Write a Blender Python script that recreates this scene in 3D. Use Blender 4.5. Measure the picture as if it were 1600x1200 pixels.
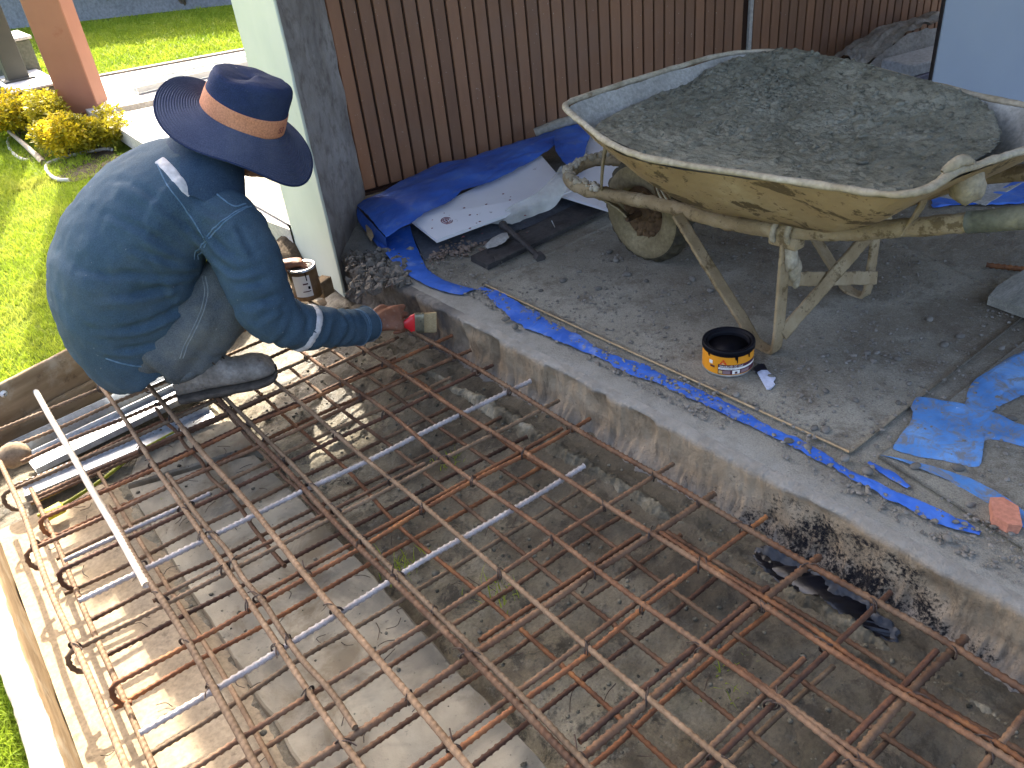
import bpy, bmesh, math, random
import numpy as np
from mathutils import Vector, Matrix
from mathutils.bvhtree import BVHTree

# ------------------------------------------------------------------ scene, camera, light
for o in list(bpy.data.objects):
    bpy.data.objects.remove(o)
SC = bpy.context.scene
COL = SC.collection
rng = np.random.default_rng(7)
random.seed(7)

HC = 1.3
CR = np.array([[0.7795563, -0.4068265, 0.4762185],
               [-0.6182801, -0.3783170, 0.6889165],
               [-0.1001080, -0.8314857, -0.5464521]])
cam = bpy.data.cameras.new('camera')
cam.sensor_width = 36.0
cam.lens = 36.0 * 1278.0 / 1600.0
cam.clip_start = 0.02
cam.clip_end = 400.0
camo = bpy.data.objects.new('camera', cam)
COL.objects.link(camo)
mw = Matrix.Identity(4)
for i in range(3):
    mw[i][0] = CR[i][0]; mw[i][1] = -CR[i][1]; mw[i][2] = -CR[i][2]
mw[2][3] = HC
camo.matrix_world = mw
SC.camera = camo

SUN_AZ, SUN_EL = math.radians(16.7), math.radians(40.0)
SKY_STRENGTH, SUN_STRENGTH, EXPOSURE = 0.15, 3.3, 2.5
world = bpy.data.worlds.new('World')
SC.world = world
world.use_nodes = True
wn = world.node_tree.nodes
bg = wn['Background']
sky = wn.new('ShaderNodeTexSky')
sky.sky_type = 'NISHITA'
sky.sun_disc = False
sky.sun_elevation = SUN_EL
sky.sun_rotation = SUN_AZ
sky.air_density = 0.75
sky.dust_density = 6.0
sky.ozone_density = 0.2
world.node_tree.links.new(sky.outputs[0], bg.inputs[0])
bg.inputs[1].default_value = SKY_STRENGTH
sl = bpy.data.lights.new('sun', 'SUN')
sl.energy = SUN_STRENGTH
sl.angle = math.radians(0.55)
sl.color = (1.0, 0.90, 0.74)
suno = bpy.data.objects.new('sun', sl)
COL.objects.link(suno)
sdir = Vector((math.sin(SUN_AZ) * math.cos(SUN_EL), math.cos(SUN_AZ) * math.cos(SUN_EL), math.sin(SUN_EL)))
suno.rotation_euler = (-sdir).to_track_quat('-Z', 'Y').to_euler()
suno.location = sdir * 20
vs = SC.view_settings
vs.view_transform = 'Standard'
vs.look = 'None'
vs.gamma = 1.0
vs.exposure = EXPOSURE
vs.use_curve_mapping = False


def at(u, v, z=0.0):
    """measured point of the photograph laid on the horizontal plane at height z"""
    d = CR @ np.array([u - 800.0, v - 600.0, 1278.0])
    p = d * ((z - HC) / d[2])
    return np.array([p[0], p[1], z])


def aty(u, v, y):
    d = CR @ np.array([u - 800.0, v - 600.0, 1278.0])
    t = y / d[1]
    return np.array([d[0] * t, y, d[2] * t + HC])


# ------------------------------------------------------------------ helpers: objects
def S(r, g, b):
    f = lambda c: (c / 255 / 12.92) if c / 255 <= 0.04045 else ((c / 255 + 0.055) / 1.055) ** 2.4
    return (f(r), f(g), f(b), 1.0)


def tag(o, label=None, cat=None, group=None, kind=None):
    if label: o['label'] = label
    if cat: o['category'] = cat
    if group: o['group'] = group
    if kind: o['kind'] = kind
    return o


def base_of(o):
    p = np.zeros(3)
    while o is not None:
        p = p + np.array(o.location)
        o = o.parent
    return p


def thing(name, label, cat, loc, group=None):
    o = bpy.data.objects.new(name, None)
    o.empty_display_size = 0.1
    COL.objects.link(o)
    o.location = [float(v) for v in loc]
    return tag(o, label, cat, group)


def mk(name, V, F, mat, parent=None, smooth=True, origin=None):
    """one mesh object from world coordinates"""
    V = np.asarray(V, float)
    if parent is not None:
        off = base_of(parent) if origin is None else np.asarray(origin, float)
    elif origin is not None:
        off = np.asarray(origin, float)
    else:
        off = np.array([(V[:, 0].min() + V[:, 0].max()) / 2, (V[:, 1].min() + V[:, 1].max()) / 2, V[:, 2].min()])
    me = bpy.data.meshes.new(name)
    me.from_pydata((V - off).tolist(), [], [tuple(int(i) for i in f) for f in F])
    if smooth:
        me.polygons.foreach_set('use_smooth', [True] * len(me.polygons))
    mats = mat if isinstance(mat, (list, tuple)) else [mat]
    for m in mats:
        me.materials.append(m)
    me.update()
    o = bpy.data.objects.new(name, me)
    COL.objects.link(o)
    if parent is not None:
        o.parent = parent
        if origin is not None:
            o.location = list(np.asarray(origin, float) - base_of(parent))
    else:
        o.location = off
    return o


def copy_part(o, parent, loc, rot=(0, 0, 0)):
    c = o.copy()
    COL.objects.link(c)
    c.parent = parent
    c.location = loc
    c.rotation_euler = rot
    return c


class MB:
    def __init__(s):
        s.V = []; s.F = []; s.n = 0

    def add(s, V, F):
        V = np.asarray(V, float)
        s.V.append(V)
        s.F += [tuple(int(i) + s.n for i in f) for f in F]
        s.n += len(V)
        return s

    def build(s, name, mat, parent=None, smooth=True, origin=None):
        return mk(name, np.concatenate(s.V), s.F, mat, parent, smooth, origin)


def gridF(nu, nv, cu=False, cv=False):
    F = []
    for i in range(nu if cu else nu - 1):
        for j in range(nv if cv else nv - 1):
            a = i * nv + j; b = ((i + 1) % nu) * nv + j
            c = ((i + 1) % nu) * nv + (j + 1) % nv; d = i * nv + (j + 1) % nv
            F.append((a, b, c, d))
    return F


def loft(rings, cap=True):
    """rings: list of (k,3) arrays, closed round"""
    k = len(rings[0])
    V = np.concatenate(rings)
    F = gridF(len(rings), k, False, True)
    if cap:
        F = F + [tuple(range(k))[::-1], tuple(range((len(rings) - 1) * k, len(rings) * k))]
    return V, F


def frames(P):
    P = np.asarray(P, float)
    T = np.gradient(P, axis=0)
    T /= np.linalg.norm(T, axis=1)[:, None] + 1e-12
    N = []
    a = np.array([0, 0, 1.0]) if abs(T[0][2]) < 0.9 else np.array([1.0, 0, 0])
    n = np.cross(T[0], a)
    for t in T:
        n = n - t * np.dot(n, t)
        n /= np.linalg.norm(n) + 1e-12
        N.append(n)
    N = np.array(N)
    return T, N, np.cross(T, N)


def tube(P, r, k=8, cap=True, nz=0.0):
    P = np.asarray(P, float)
    r = np.broadcast_to(np.asarray(r, float), (len(P),))
    T, N, B = frames(P)
    a = np.arange(k) * 2 * math.pi / k
    rings = []
    for i in range(len(P)):
        rr = r[i] * (1 + (nz * (rng.random(k) - .5) if nz else 0))
        rings.append(P[i] + (np.cos(a) * rr)[:, None] * N[i] + (np.sin(a) * rr)[:, None] * B[i])
    return loft(rings, cap)


def spline(P, n):
    """Catmull-Rom through P"""
    P = np.asarray(P, float)
    Q = np.vstack([2 * P[0] - P[1], P, 2 * P[-1] - P[-2]])
    out = []
    m = len(P) - 1
    for s in np.linspace(0, m - 1e-9, n):
        i = int(s); t = s - i
        p0, p1, p2, p3 = Q[i:i + 4]
        out.append(.5 * ((2 * p1) + (-p0 + p2) * t + (2 * p0 - 5 * p1 + 4 * p2 - p3) * t * t + (-p0 + 3 * p1 - 3 * p2 + p3) * t ** 3))
    return np.array(out)


def cspline(P, n):
    P = np.asarray(P, float); m = len(P); out = []
    for s in np.linspace(0, m, n, endpoint=False):
        i = int(s); t = s - i
        p0, p1, p2, p3 = P[i - 1], P[i % m], P[(i + 1) % m], P[(i + 2) % m]
        out.append(.5 * ((2 * p1) + (-p0 + p2) * t + (2 * p0 - 5 * p1 + 4 * p2 - p3) * t * t + (-p0 + 3 * p1 - 3 * p2 + p3) * t ** 3))
    return np.array(out)


def boxb(c, X, Y, Z, bev=0.003):
    """bevelled box: centre c, half-vectors X, Y, Z"""
    c, X, Y, Z = (np.asarray(v, float) for v in (c, X, Y, Z))
    bm = bmesh.new()
    bmesh.ops.create_cube(bm, size=2)
    lx, ly, lz = (np.linalg.norm(v) for v in (X, Y, Z))
    for v in bm.verts:
        v.co = Vector((v.co.x * lx, v.co.y * ly, v.co.z * lz))
    if bev > 0:
        bmesh.ops.bevel(bm, geom=list(bm.edges), offset=min(bev, .45 * 2 * min(lx, ly, lz)), segments=1, profile=.5, affect='EDGES')
    V = np.array([v.co[:] for v in bm.verts]); bm.verts.index_update()
    F = [tuple(v.index for v in f.verts) for f in bm.faces]
    bm.free()
    W = c + V[:, :1] * (X / lx) + V[:, 1:2] * (Y / ly) + V[:, 2:3] * (Z / lz)
    return W, F


def bbox(x0, x1, y0, y1, z0, z1, bev=0.003):
    return boxb(((x0 + x1) / 2, (y0 + y1) / 2, (z0 + z1) / 2), ((x1 - x0) / 2, 0, 0), (0, (y1 - y0) / 2, 0), (0, 0, (z1 - z0) / 2), bev)


def prism(P, h, z0=None):
    """polygon P (n,3) thickened by h downwards"""
    P = np.asarray(P, float); n = len(P)
    ar = sum(P[i][0] * P[(i + 1) % n][1] - P[(i + 1) % n][0] * P[i][1] for i in range(n))
    if ar < 0: P = P[::-1]
    B = P.copy(); B[:, 2] -= h
    V = np.concatenate([P, B])
    F = [tuple(range(n)), tuple(range(2 * n - 1, n - 1, -1))] + [(i, i + n, (i + 1) % n + n, (i + 1) % n) for i in range(n)]
    return V, F


# value noise, vectorised
_PERM = rng.random(1 << 16)


def vnoise(P, s=0):
    P = np.asarray(P, float)
    I = np.floor(P).astype(np.int64); f = P - I
    f = f * f * (3 - 2 * f)
    def h(i, j, k):
        return _PERM[((i * 73856093) ^ (j * 19349663) ^ (k * 83492791) ^ (s * 2654435)) & 65535]
    r = 0
    for a in (0, 1):
        for b in (0, 1):
            for c in (0, 1):
                w = (f[:, 0] if a else 1 - f[:, 0]) * (f[:, 1] if b else 1 - f[:, 1]) * (f[:, 2] if c else 1 - f[:, 2])
                r = r + w * h(I[:, 0] + a, I[:, 1] + b, I[:, 2] + c)
    return r * 2 - 1


def fbm(P, sc=1.0, o=4, s=0, g=.5):
    P = np.asarray(P, float) * sc
    r = 0; a = 1; t = 0
    for i in range(o):
        r = r + a * vnoise(P, s + i); t += a; a *= g; P = P * 2.03 + 11.3
    return r / t


def ico(sub=1):
    bm = bmesh.new()
    bmesh.ops.create_icosphere(bm, subdivisions=sub, radius=1)
    bm.verts.index_update()
    V = np.array([v.co[:] for v in bm.verts]); F = [tuple(v.index for v in f.verts) for f in bm.faces]
    bm.free()
    return V, F


def eval_mesh(V, F, mods):
    """temporary mesh -> modifiers -> numpy"""
    me = bpy.data.meshes.new('tmp')
    me.from_pydata(np.asarray(V).tolist(), [], [tuple(int(i) for i in f) for f in F])
    o = bpy.data.objects.new('tmp', me)
    COL.objects.link(o)
    for t, kw in mods:
        m = o.modifiers.new('m', t)
        for k, v in kw.items():
            setattr(m, k, v)
    dg = bpy.context.evaluated_depsgraph_get()
    dg.update()
    e = o.evaluated_get(dg)
    m2 = bpy.data.meshes.new_from_object(e, depsgraph=dg)
    n = len(m2.vertices)
    W = np.empty(n * 3); m2.vertices.foreach_get('co', W); W = W.reshape(-1, 3)
    N = np.empty(n * 3); m2.vertices.foreach_get('normal', N); N = N.reshape(-1, 3)
    F2 = [tuple(p.vertices) for p in m2.polygons]
    bpy.data.objects.remove(o); bpy.data.meshes.remove(me); bpy.data.meshes.remove(m2)
    return W, F2, N


def normals(V, F):
    me = bpy.data.meshes.new('tmp')
    me.from_pydata(np.asarray(V).tolist(), [], F)
    me.update()
    N = np.empty(len(V) * 3); me.vertices.foreach_get('normal', N)
    bpy.data.meshes.remove(me)
    return N.reshape(-1, 3)


def text_mesh(body, size):
    cu = bpy.data.curves.new('t', 'FONT')
    cu.body = body; cu.size = size; cu.align_x = 'LEFT'; cu.resolution_u = 3
    o = bpy.data.objects.new('t', cu)
    COL.objects.link(o)
    dg = bpy.context.evaluated_depsgraph_get(); dg.update()
    me = bpy.data.meshes.new_from_object(o.evaluated_get(dg), depsgraph=dg)
    V = np.array([v.co[:] for v in me.vertices]).reshape(-1, 3); F = [tuple(p.vertices) for p in me.polygons]
    bpy.data.objects.remove(o); bpy.data.curves.remove(cu); bpy.data.meshes.remove(me)
    return V, F


# ------------------------------------------------------------------ helpers: materials
class NM:
    def __init__(s, name, rough=.8, spec=.3, metal=0.0):
        s.m = bpy.data.materials.new(name); s.m.use_nodes = True
        s.nt = s.m.node_tree; s.b = s.nt.nodes['Principled BSDF']
        s.b.inputs['Roughness'].default_value = rough
        s.b.inputs['Specular IOR Level'].default_value = spec
        s.b.inputs['Metallic'].default_value = metal
        s.tc = s.nt.nodes.new('ShaderNodeTexCoord'); s.obj = s.tc.outputs['Object']
        s.geo = s.nt.nodes.new('ShaderNodeNewGeometry'); s.pos = s.geo.outputs['Position']
        s.nrm = None

    def _in(s, sock, v):
        if isinstance(v, bpy.types.NodeSocket): s.nt.links.new(v, sock)
        elif isinstance(v, (tuple, list)):
            sock.default_value = (tuple(v) + (1.0,))[:len(sock.default_value)] if len(v) < len(sock.default_value) else tuple(v)[:len(sock.default_value)]
        else: sock.default_value = v

    def scale(s, co, v):
        n = s.nt.nodes.new('ShaderNodeMapping'); s._in(n.inputs['Vector'], co); n.inputs['Scale'].default_value = v
        return n.outputs[0]

    def noise(s, sc=5, det=4, ro=.6, co=None, dist=0.0):
        n = s.nt.nodes.new('ShaderNodeTexNoise')
        s._in(n.inputs['Vector'], co if co is not None else s.obj)
        n.inputs['Scale'].default_value = sc; n.inputs['Detail'].default_value = det
        n.inputs['Roughness'].default_value = ro; n.inputs['Distortion'].default_value = dist
        return n.outputs[0]

    def vor(s, sc=5, feat='F1', co=None, out='Distance'):
        n = s.nt.nodes.new('ShaderNodeTexVoronoi'); n.feature = feat
        s._in(n.inputs['Vector'], co if co is not None else s.obj); n.inputs['Scale'].default_value = sc
        return n.outputs[out]

    def wave(s, sc=5, axis='X', dist=0, det=2, co=None, dsc=1.0):
        n = s.nt.nodes.new('ShaderNodeTexWave'); n.bands_direction = axis
        s._in(n.inputs['Vector'], co if co is not None else s.obj); n.inputs['Scale'].default_value = sc
        n.inputs['Distortion'].default_value = dist; n.inputs['Detail'].default_value = det; n.inputs['Detail Scale'].default_value = dsc
        return n.outputs['Fac']

    def xyz(s, co=None):
        n = s.nt.nodes.new('ShaderNodeSeparateXYZ'); s._in(n.inputs[0], co if co is not None else s.pos)
        return n.outputs

    def ramp(s, f, st):
        n = s.nt.nodes.new('ShaderNodeValToRGB'); s._in(n.inputs[0], f)
        e = n.color_ramp.elements
        e[0].position, e[0].color = st[0][0], (tuple(st[0][1]) + (1,))[:4]
        e[1].position, e[1].color = st[-1][0], (tuple(st[-1][1]) + (1,))[:4]
        for p, c in st[1:-1]:
            x = e.new(p); x.color = (tuple(c) + (1,))[:4]
        return n.outputs[0]

    def map(s, f, a, b, lo=0.0, hi=1.0):
        n = s.nt.nodes.new('ShaderNodeMapRange'); n.clamp = True; s._in(n.inputs[0], f)
        for i, v in enumerate((a, b, lo, hi)): n.inputs[i + 1].default_value = v
        return n.outputs[0]

    def math(s, op, a, b=0.0):
        n = s.nt.nodes.new('ShaderNodeMath'); n.operation = op; s._in(n.inputs[0], a); s._in(n.inputs[1], b)
        return n.outputs[0]

    def mix(s, f, a, b, mode='MIX'):
        n = s.nt.nodes.new('ShaderNodeMix'); n.data_type = 'RGBA'; n.blend_type = mode
        s._in(n.inputs[0], f); s._in(n.inputs[6], a); s._in(n.inputs[7], b)
        return n.outputs[2]

    def rand(s):
        return s.nt.nodes.new('ShaderNodeObjectInfo').outputs['Random']

    def bump(s, h, st=.3, d=.002):
        n = s.nt.nodes.new('ShaderNodeBump'); n.inputs['Strength'].default_value = st; n.inputs['Distance'].default_value = d
        s._in(n.inputs['Height'], h)
        if s.nrm is not None: s.nt.links.new(s.nrm, n.inputs['Normal'])
        s.nrm = n.outputs[0]
        return s

    def done(s, color, rough=None):
        s._in(s.b.inputs['Base Color'], color)
        if rough is not None: s._in(s.b.inputs['Roughness'], rough)
        if s.nrm is not None: s.nt.links.new(s.nrm, s.b.inputs['Normal'])
        return s.m


def simple(name, stops, sc=6, fine=60, rough=.8, bump=.25, bd=.002, spec=.3, metal=0.0, world=False, dirt=None, rnd=0.0, stretch=None):
    """mottled material: large-scale colour ramp, fine darkening, optional dirt spots, bump"""
    n = NM(name, rough, spec, metal)
    co = n.pos if world else n.obj
    if stretch: co = n.scale(co, stretch)
    c = n.ramp(n.noise(sc, 5, .6, co), stops)
    c = n.mix(n.map(n.noise(fine, 3, .6, co), .35, .7, 0, .35), c, (0.0, 0.0, 0.0, 1), 'MULTIPLY') if fine else c
    if dirt:
        c = n.mix(n.map(n.noise(dirt[1], 5, .65, co), dirt[2], dirt[2] + .08, 0, dirt[3] if len(dirt) > 3 else .8), c, dirt[0])
    if rnd:
        c = n.mix(1.0, c, n.ramp(n.rand(), [(0, (1 - rnd,) * 3), (1, (1 + rnd,) * 3)]), 'MULTIPLY')
    if bump:
        n.bump(n.noise(fine or 40, 5, .65, co), bump, bd)
    return n.done(c)


# --- setting
def m_floor():
    n = NM('dusty_concrete', .9, .2)
    p = n.pos
    c = n.ramp(n.noise(2.3, 6, .65, p, .4), [(.25, (.145, .128, .096)), (.5, (.255, .238, .19)), (.72, (.34, .33, .275))])
    c = n.mix(n.map(n.noise(9, 7, .75, p), .5, .66, 0, .7), c, (.095, .074, .053, 1))
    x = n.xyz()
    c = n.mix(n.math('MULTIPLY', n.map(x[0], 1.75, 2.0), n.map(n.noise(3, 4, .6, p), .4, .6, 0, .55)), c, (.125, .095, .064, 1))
    v = n.vor(170, 'F1', p)
    c = n.mix(n.map(v, .12, .35, .40, 0), c, (.25, .235, .205, 1))
    c = n.mix(n.map(n.noise(260, 3, .7, p), .45, .72, 0, .6), c, (.05, .043, .035, 1))
    c = n.mix(n.map(n.noise(75, 5, .8, p), .54, .62, 0, .45), c, (.30, .275, .235, 1))
    edge = n.math('SUBTRACT', 1.0, n.map(x[0], 1.3, 1.47))
    c = n.mix(n.math('MULTIPLY', edge, .8), c, n.ramp(n.noise(14, 6, .7, p), [(.3, (.20, .195, .175)), (.7, (.33, .325, .30))]))
    n.bump(n.noise(24, 6, .75, p), .8, .008)
    n.bump(n.noise(150, 5, .75, p), .8, .004)
    n.bump(n.map(v, 0, .5, 1, 0), .35, .002)
    return n.done(c)


def m_face():
    """broken front face of the floor slab, brushed with black bonding paint near one spot"""
    n = NM('slab_face', .85, .3)
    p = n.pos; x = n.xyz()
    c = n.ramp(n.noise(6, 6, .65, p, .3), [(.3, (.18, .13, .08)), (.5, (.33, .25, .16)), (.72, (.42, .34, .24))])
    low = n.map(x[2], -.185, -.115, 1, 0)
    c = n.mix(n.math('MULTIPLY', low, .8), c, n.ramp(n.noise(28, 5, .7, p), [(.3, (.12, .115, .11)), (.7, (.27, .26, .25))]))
    c = n.mix(n.map(n.noise(30, 5, .7, n.scale(p, (1, 1, .3))), .55, .72, 0, .6), c, (.055, .04, .028, 1))
    top = n.map(x[2], -.022, -.005)
    c = n.mix(n.math('MULTIPLY', top, .85), c, n.ramp(n.noise(18, 5, .6, p), [(.3, (.20, .195, .175)), (.7, (.33, .325, .30))]))
    d = n.math('ABSOLUTE', n.math('SUBTRACT', x[1], .66))
    near = n.map(d, .10, .40, 1.0, 0.0)
    sp = n.math('ADD', n.math('ADD', n.math('MULTIPLY', n.noise(110, 5, .75, p), .6), n.math('MULTIPLY', n.noise(16, 4, .6, p), .4)), n.math('MULTIPLY', near, .155))
    sp = n.math('ADD', sp, n.map(x[2], -.16, -.02, .05, -.02))
    blk = n.math('MULTIPLY', n.map(sp, .62, .72), n.map(x[2], -.022, -.04))
    c = n.mix(n.map(x[1], 2.3, 2.5, 0, .85), c, n.ramp(n.noise(30, 6, .75, p), [(.35, (.06, .055, .05)), (.6, (.20, .185, .165))]))
    d2 = n.map(n.math('ABSOLUTE', n.math('SUBTRACT', x[1], 2.27)), .10, .22, 1, 0)
    wet = n.math('MULTIPLY', n.math('MULTIPLY', d2, .75), n.map(n.noise(9, 4, .6, p), .3, .5))
    c = n.mix(wet, c, (.045, .042, .045, 1))
    c = n.mix(blk, c, (.006, .006, .009, 1))
    n.bump(n.noise(36, 7, .75, p), .9, .011)
    n.bump(n.noise(130, 5, .75, p), .8, .005)
    return n.done(c, n.math('SUBTRACT', .86, n.math('MULTIPLY', blk, .5)))


def m_mud():
    n = NM('wet_mud', .6, .45)
    p = n.pos
    big = n.noise(3.1, 6, .62, p, .5)
    c = n.ramp(big, [(.30, (.035, .027, .016)), (.42, (.13, .105, .064)), (.54, (.26, .225, .15)), (.72, (.33, .295, .21))])
    c = n.mix(n.map(n.noise(11, 7, .75, p, .4), .52, .60, 0, .85), c, (.024, .022, .014, 1))
    c = n.mix(n.map(n.noise(31, 6, .75, p, .3), .56, .64, 0, .6), c, (.25, .23, .18, 1))
    c = n.mix(n.map(n.noise(6, 4, .6, p), .58, .7, 0, .35), c, (.04, .048, .014, 1))
    c = n.mix(n.map(n.noise(120, 4, .7, p), .4, .75, 0, .55), c, (.03, .026, .02, 1))
    x = n.xyz()
    edge_dark = n.math('MULTIPLY', n.map(n.math('ADD', x[0], n.math('MULTIPLY', n.noise(4, 4, .6, p), .5)), .95, 1.35), .72)  # mud colour darkens towards the slab edge
    c = n.mix(edge_dark, c, n.ramp(n.noise(13, 6, .7, p), [(.3, (.030, .022, .013)), (.7, (.085, .066, .042))]))
    n.bump(n.noise(18, 7, .75, p), .9, .014)
    n.bump(n.noise(90, 5, .75, p), .8, .005)
    return n.done(c, n.ramp(n.noise(4, 4, .6, p), [(.35, (.28,) * 3), (.6, (.75,) * 3)]))


def m_slabpit():
    n = NM('pit_concrete', .7, .35)
    p = n.pos
    c = n.ramp(n.noise(3.5, 6, .6, p, .6), [(.3, (.135, .12, .088)), (.5, (.27, .24, .178)), (.7, (.37, .335, .25))])
    c = n.mix(n.map(n.noise(5, 6, .65, p, .5), .52, .64, 0, .7), c, (.12, .085, .043, 1))
    c = n.mix(n.map(n.noise(2.6, 5, .6, p, .8), .54, .62, 0, .55), c, (.06, .058, .05, 1))
    c = n.mix(n.map(n.noise(60, 5, .75, p), .6, .7, 0, .6), c, (.06, .05, .04, 1))
    n.bump(n.noise(30, 6, .7, p), .3, .005)
    n.bump(n.noise(150, 4, .7, p), .4, .002)
    return n.done(c)


M = {}
M['floor'] = m_floor()
M['face'] = m_face()
M['mud'] = m_mud()
M['pitslab'] = m_slabpit()
M['sandbed'] = simple('sandy_mortar', [(.3, (.33, .26, .17)), (.7, (.45, .37, .26))], 5, 90, .9, .4, .003, world=True, dirt=((.14, .11, .075, 1), 16, .62, .7))
M['mortar'] = simple('broken_mortar', [(.35, (.07, .06, .04)), (.55, (.17, .15, .105)), (.72, (.40, .36, .26))], 9, 110, .9, .6, .006, world=True)
M['earth'] = simple('garden_earth', [(.3, (.05, .036, .022)), (.7, (.11, .08, .05))], 12, 80, .95, .6, .01, world=True)


def m_lawn():
    n = NM('lawn_turf', .95, .1)
    p = n.pos
    c = n.ramp(n.noise(1.3, 5, .6, p), [(.3, (.13, .19, .014)), (.55, (.21, .27, .024)), (.75, (.32, .31, .06))])
    c = n.mix(n.map(n.noise(45, 4, .7, p), .4, .7, 0, .7), c, (.03, .055, .008, 1))
    n.bump(n.noise(60, 5, .75, p), .9, .03)
    return n.done(c)


M['lawn'] = m_lawn()


def m_blade():
    n = NM('grass_blade', .6, .25)
    c = n.ramp(n.noise(2.0, 4, .6, n.pos), [(.3, (.20, .30, .02)), (.55, (.33, .41, .035)), (.78, (.48, .46, .10))])
    c = n.mix(n.map(n.noise(70, 2, .6, n.pos), .45, .7, 0, .5), c, (.09, .18, .014, 1))
    n.b.inputs['Transmission Weight'].default_value = 0.0
    tr = n.nt.nodes.new('ShaderNodeBsdfTranslucent')
    n.nt.links.new(c, tr.inputs[0])
    ms = n.nt.nodes.new('ShaderNodeMixShader'); ms.inputs[0].default_value = .45
    out = n.nt.nodes['Material Output']
    n.done(c)
    n.nt.links.new(n.b.outputs[0], ms.inputs[1]); n.nt.links.new(tr.outputs[0], ms.inputs[2])
    n.nt.links.new(ms.outputs[0], out.inputs[0])
    return n.m


M['blade'] = m_blade()


def m_leaf(name, a, b, tl=.45):
    n = NM(name, .5, .3)
    c = n.ramp(n.noise(14, 3, .6), [(.3, a), (.7, b)])
    tr = n.nt.nodes.new('ShaderNodeBsdfTranslucent'); n.nt.links.new(c, tr.inputs[0])
    ms = n.nt.nodes.new('ShaderNodeMixShader'); ms.inputs[0].default_value = tl
    n.done(c)
    n.nt.links.new(n.b.outputs[0], ms.inputs[1]); n.nt.links.new(tr.outputs[0], ms.inputs[2])
    n.nt.links.new(ms.outputs[0], n.nt.nodes['Material Output'].inputs[0])
    return n.m


M['gold'] = m_leaf('golden_leaf', (.52, .40, .012), (.72, .56, .03))
M['gold2'] = m_leaf('olive_leaf', (.22, .21, .014), (.48, .40, .025))
M['darkleaf'] = m_leaf('dark_leaf', (.02, .04, .012), (.05, .085, .02), .25)
M['twig'] = simple('twig_bark', [(.3, (.10, .075, .05)), (.7, (.2, .16, .11))], 20, 90)
M['paving'] = simple('pale_paving', [(.3, (.52, .48, .42)), (.7, (.64, .60, .53))], 4, 70, .8, .2, world=True, dirt=((.30, .25, .18, 1), 9, .66, .6))
M['plinth'] = simple('plinth_render', [(.3, (.55, .52, .46)), (.7, (.66, .62, .56))], 6, 80)
M['kerbm'] = simple('kerb_stone', [(.3, (.18, .16, .14)), (.7, (.28, .26, .22))], 8, 80)
M['roofm'] = simple('roof_board', [(.3, (.30, .24, .18)), (.7, (.40, .33, .26))], 3, 50)
M['gwall'] = simple('garden_wall_render', [(.3, (.24, .25, .26)), (.7, (.31, .32, .33))], 2, 30, .9, .2)
M['mint'] = simple('pale_green_paint', [(.3, (.50, .545, .45)), (.7, (.58, .61, .51))], 3, 0, .65, .0, world=True, dirt=((.36, .36, .28, 1), 7, .64, .6))


def m_cement():
    n = NM('rough_cement_render', .92, .2)
    p = n.pos
    c = n.ramp(n.noise(5, 6, .65, p, .5), [(.28, (.17, .155, .145)), (.5, (.29, .275, .26)), (.72, (.40, .385, .37))])
    c = n.mix(n.map(n.noise(17, 6, .7, p), .5, .66, 0, .6), c, (.115, .095, .085, 1))
    x = n.xyz()
    c = n.mix(n.map(x[2], .02, .28, .6, 0), c, (.13, .105, .085, 1))
    n.bump(n.noise(22, 6, .7, p), .6, .008)
    n.bump(n.noise(140, 4, .7, p), .5, .003)
    return n.done(c)


M['cement'] = m_cement()


def m_slat():
    n = NM('brown_coated_slat', .45, .45)
    co = n.scale(n.obj, (1, 1, .12))
    c = n.ramp(n.noise(9, 4, .6, co), [(.3, (.185, .092, .050)), (.7, (.27, .140, .080))])
    c = n.mix(1.0, c, n.ramp(n.rand(), [(0, (.82, .82, .85)), (1, (1.15, 1.12, 1.1))]), 'MULTIPLY')
    c = n.mix(n.map(n.noise(3, 5, .65, n.pos), .5, .75, 0, .3), c, (.20, .135, .10, 1))
    c = n.mix(n.map(n.noise(75, 3, .6, n.pos), .69, .73, 0, .8), c, (.42, .36, .30, 1))
    n.bump(n.noise(60, 3, .6, co), .1, .001)
    return n.done(c, n.map(n.noise(12, 4, .6, n.pos), .3, .7, .36, .6))


M['slat'] = m_slat()
M['groove'] = simple('dark_groove', [(.3, (.030, .014, .009)), (.7, (.05, .024, .015))], 8, 0, .7, 0)
M['strip'] = simple('pale_metal_strip', [(.3, (.42, .40, .38)), (.7, (.5, .48, .46))], 9, 50, .4, .1)
M['panelm'] = simple('bluish_white_panel', [(.3, (.30, .34, .40)), (.7, (.35, .39, .45))], 1.5, 0, .55, .0, dirt=((.30, .31, .33, 1), 14, .72, .7))


# --- steel
def m_rust(name, stops, rnd=.3, dust=None, rough=.75, scl=18):
    n = NM(name, rough, .35)
    c = n.ramp(n.noise(scl, 5, .65, n.pos), stops)
    c = n.mix(1.0, c, n.ramp(n.rand(), [(0, (1 - rnd, 1 - rnd, 1 - rnd)), (.5, (1, .96, .94)), (1, (1 + rnd * 1.3, 1 + rnd, 1 + rnd * .8))]), 'MULTIPLY')
    if dust:
        c = n.mix(n.map(n.noise(5.5, 4, .6, n.pos), .45, .7, 0, dust[1]), c, dust[0])
    c = n.mix(n.map(n.noise(220, 3, .7, n.pos), .5, .75, 0, .5), c, (.03, .018, .012, 1))
    n.bump(n.noise(260, 4, .7, n.pos), .35, .0012)
    return n.done(c)


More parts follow.
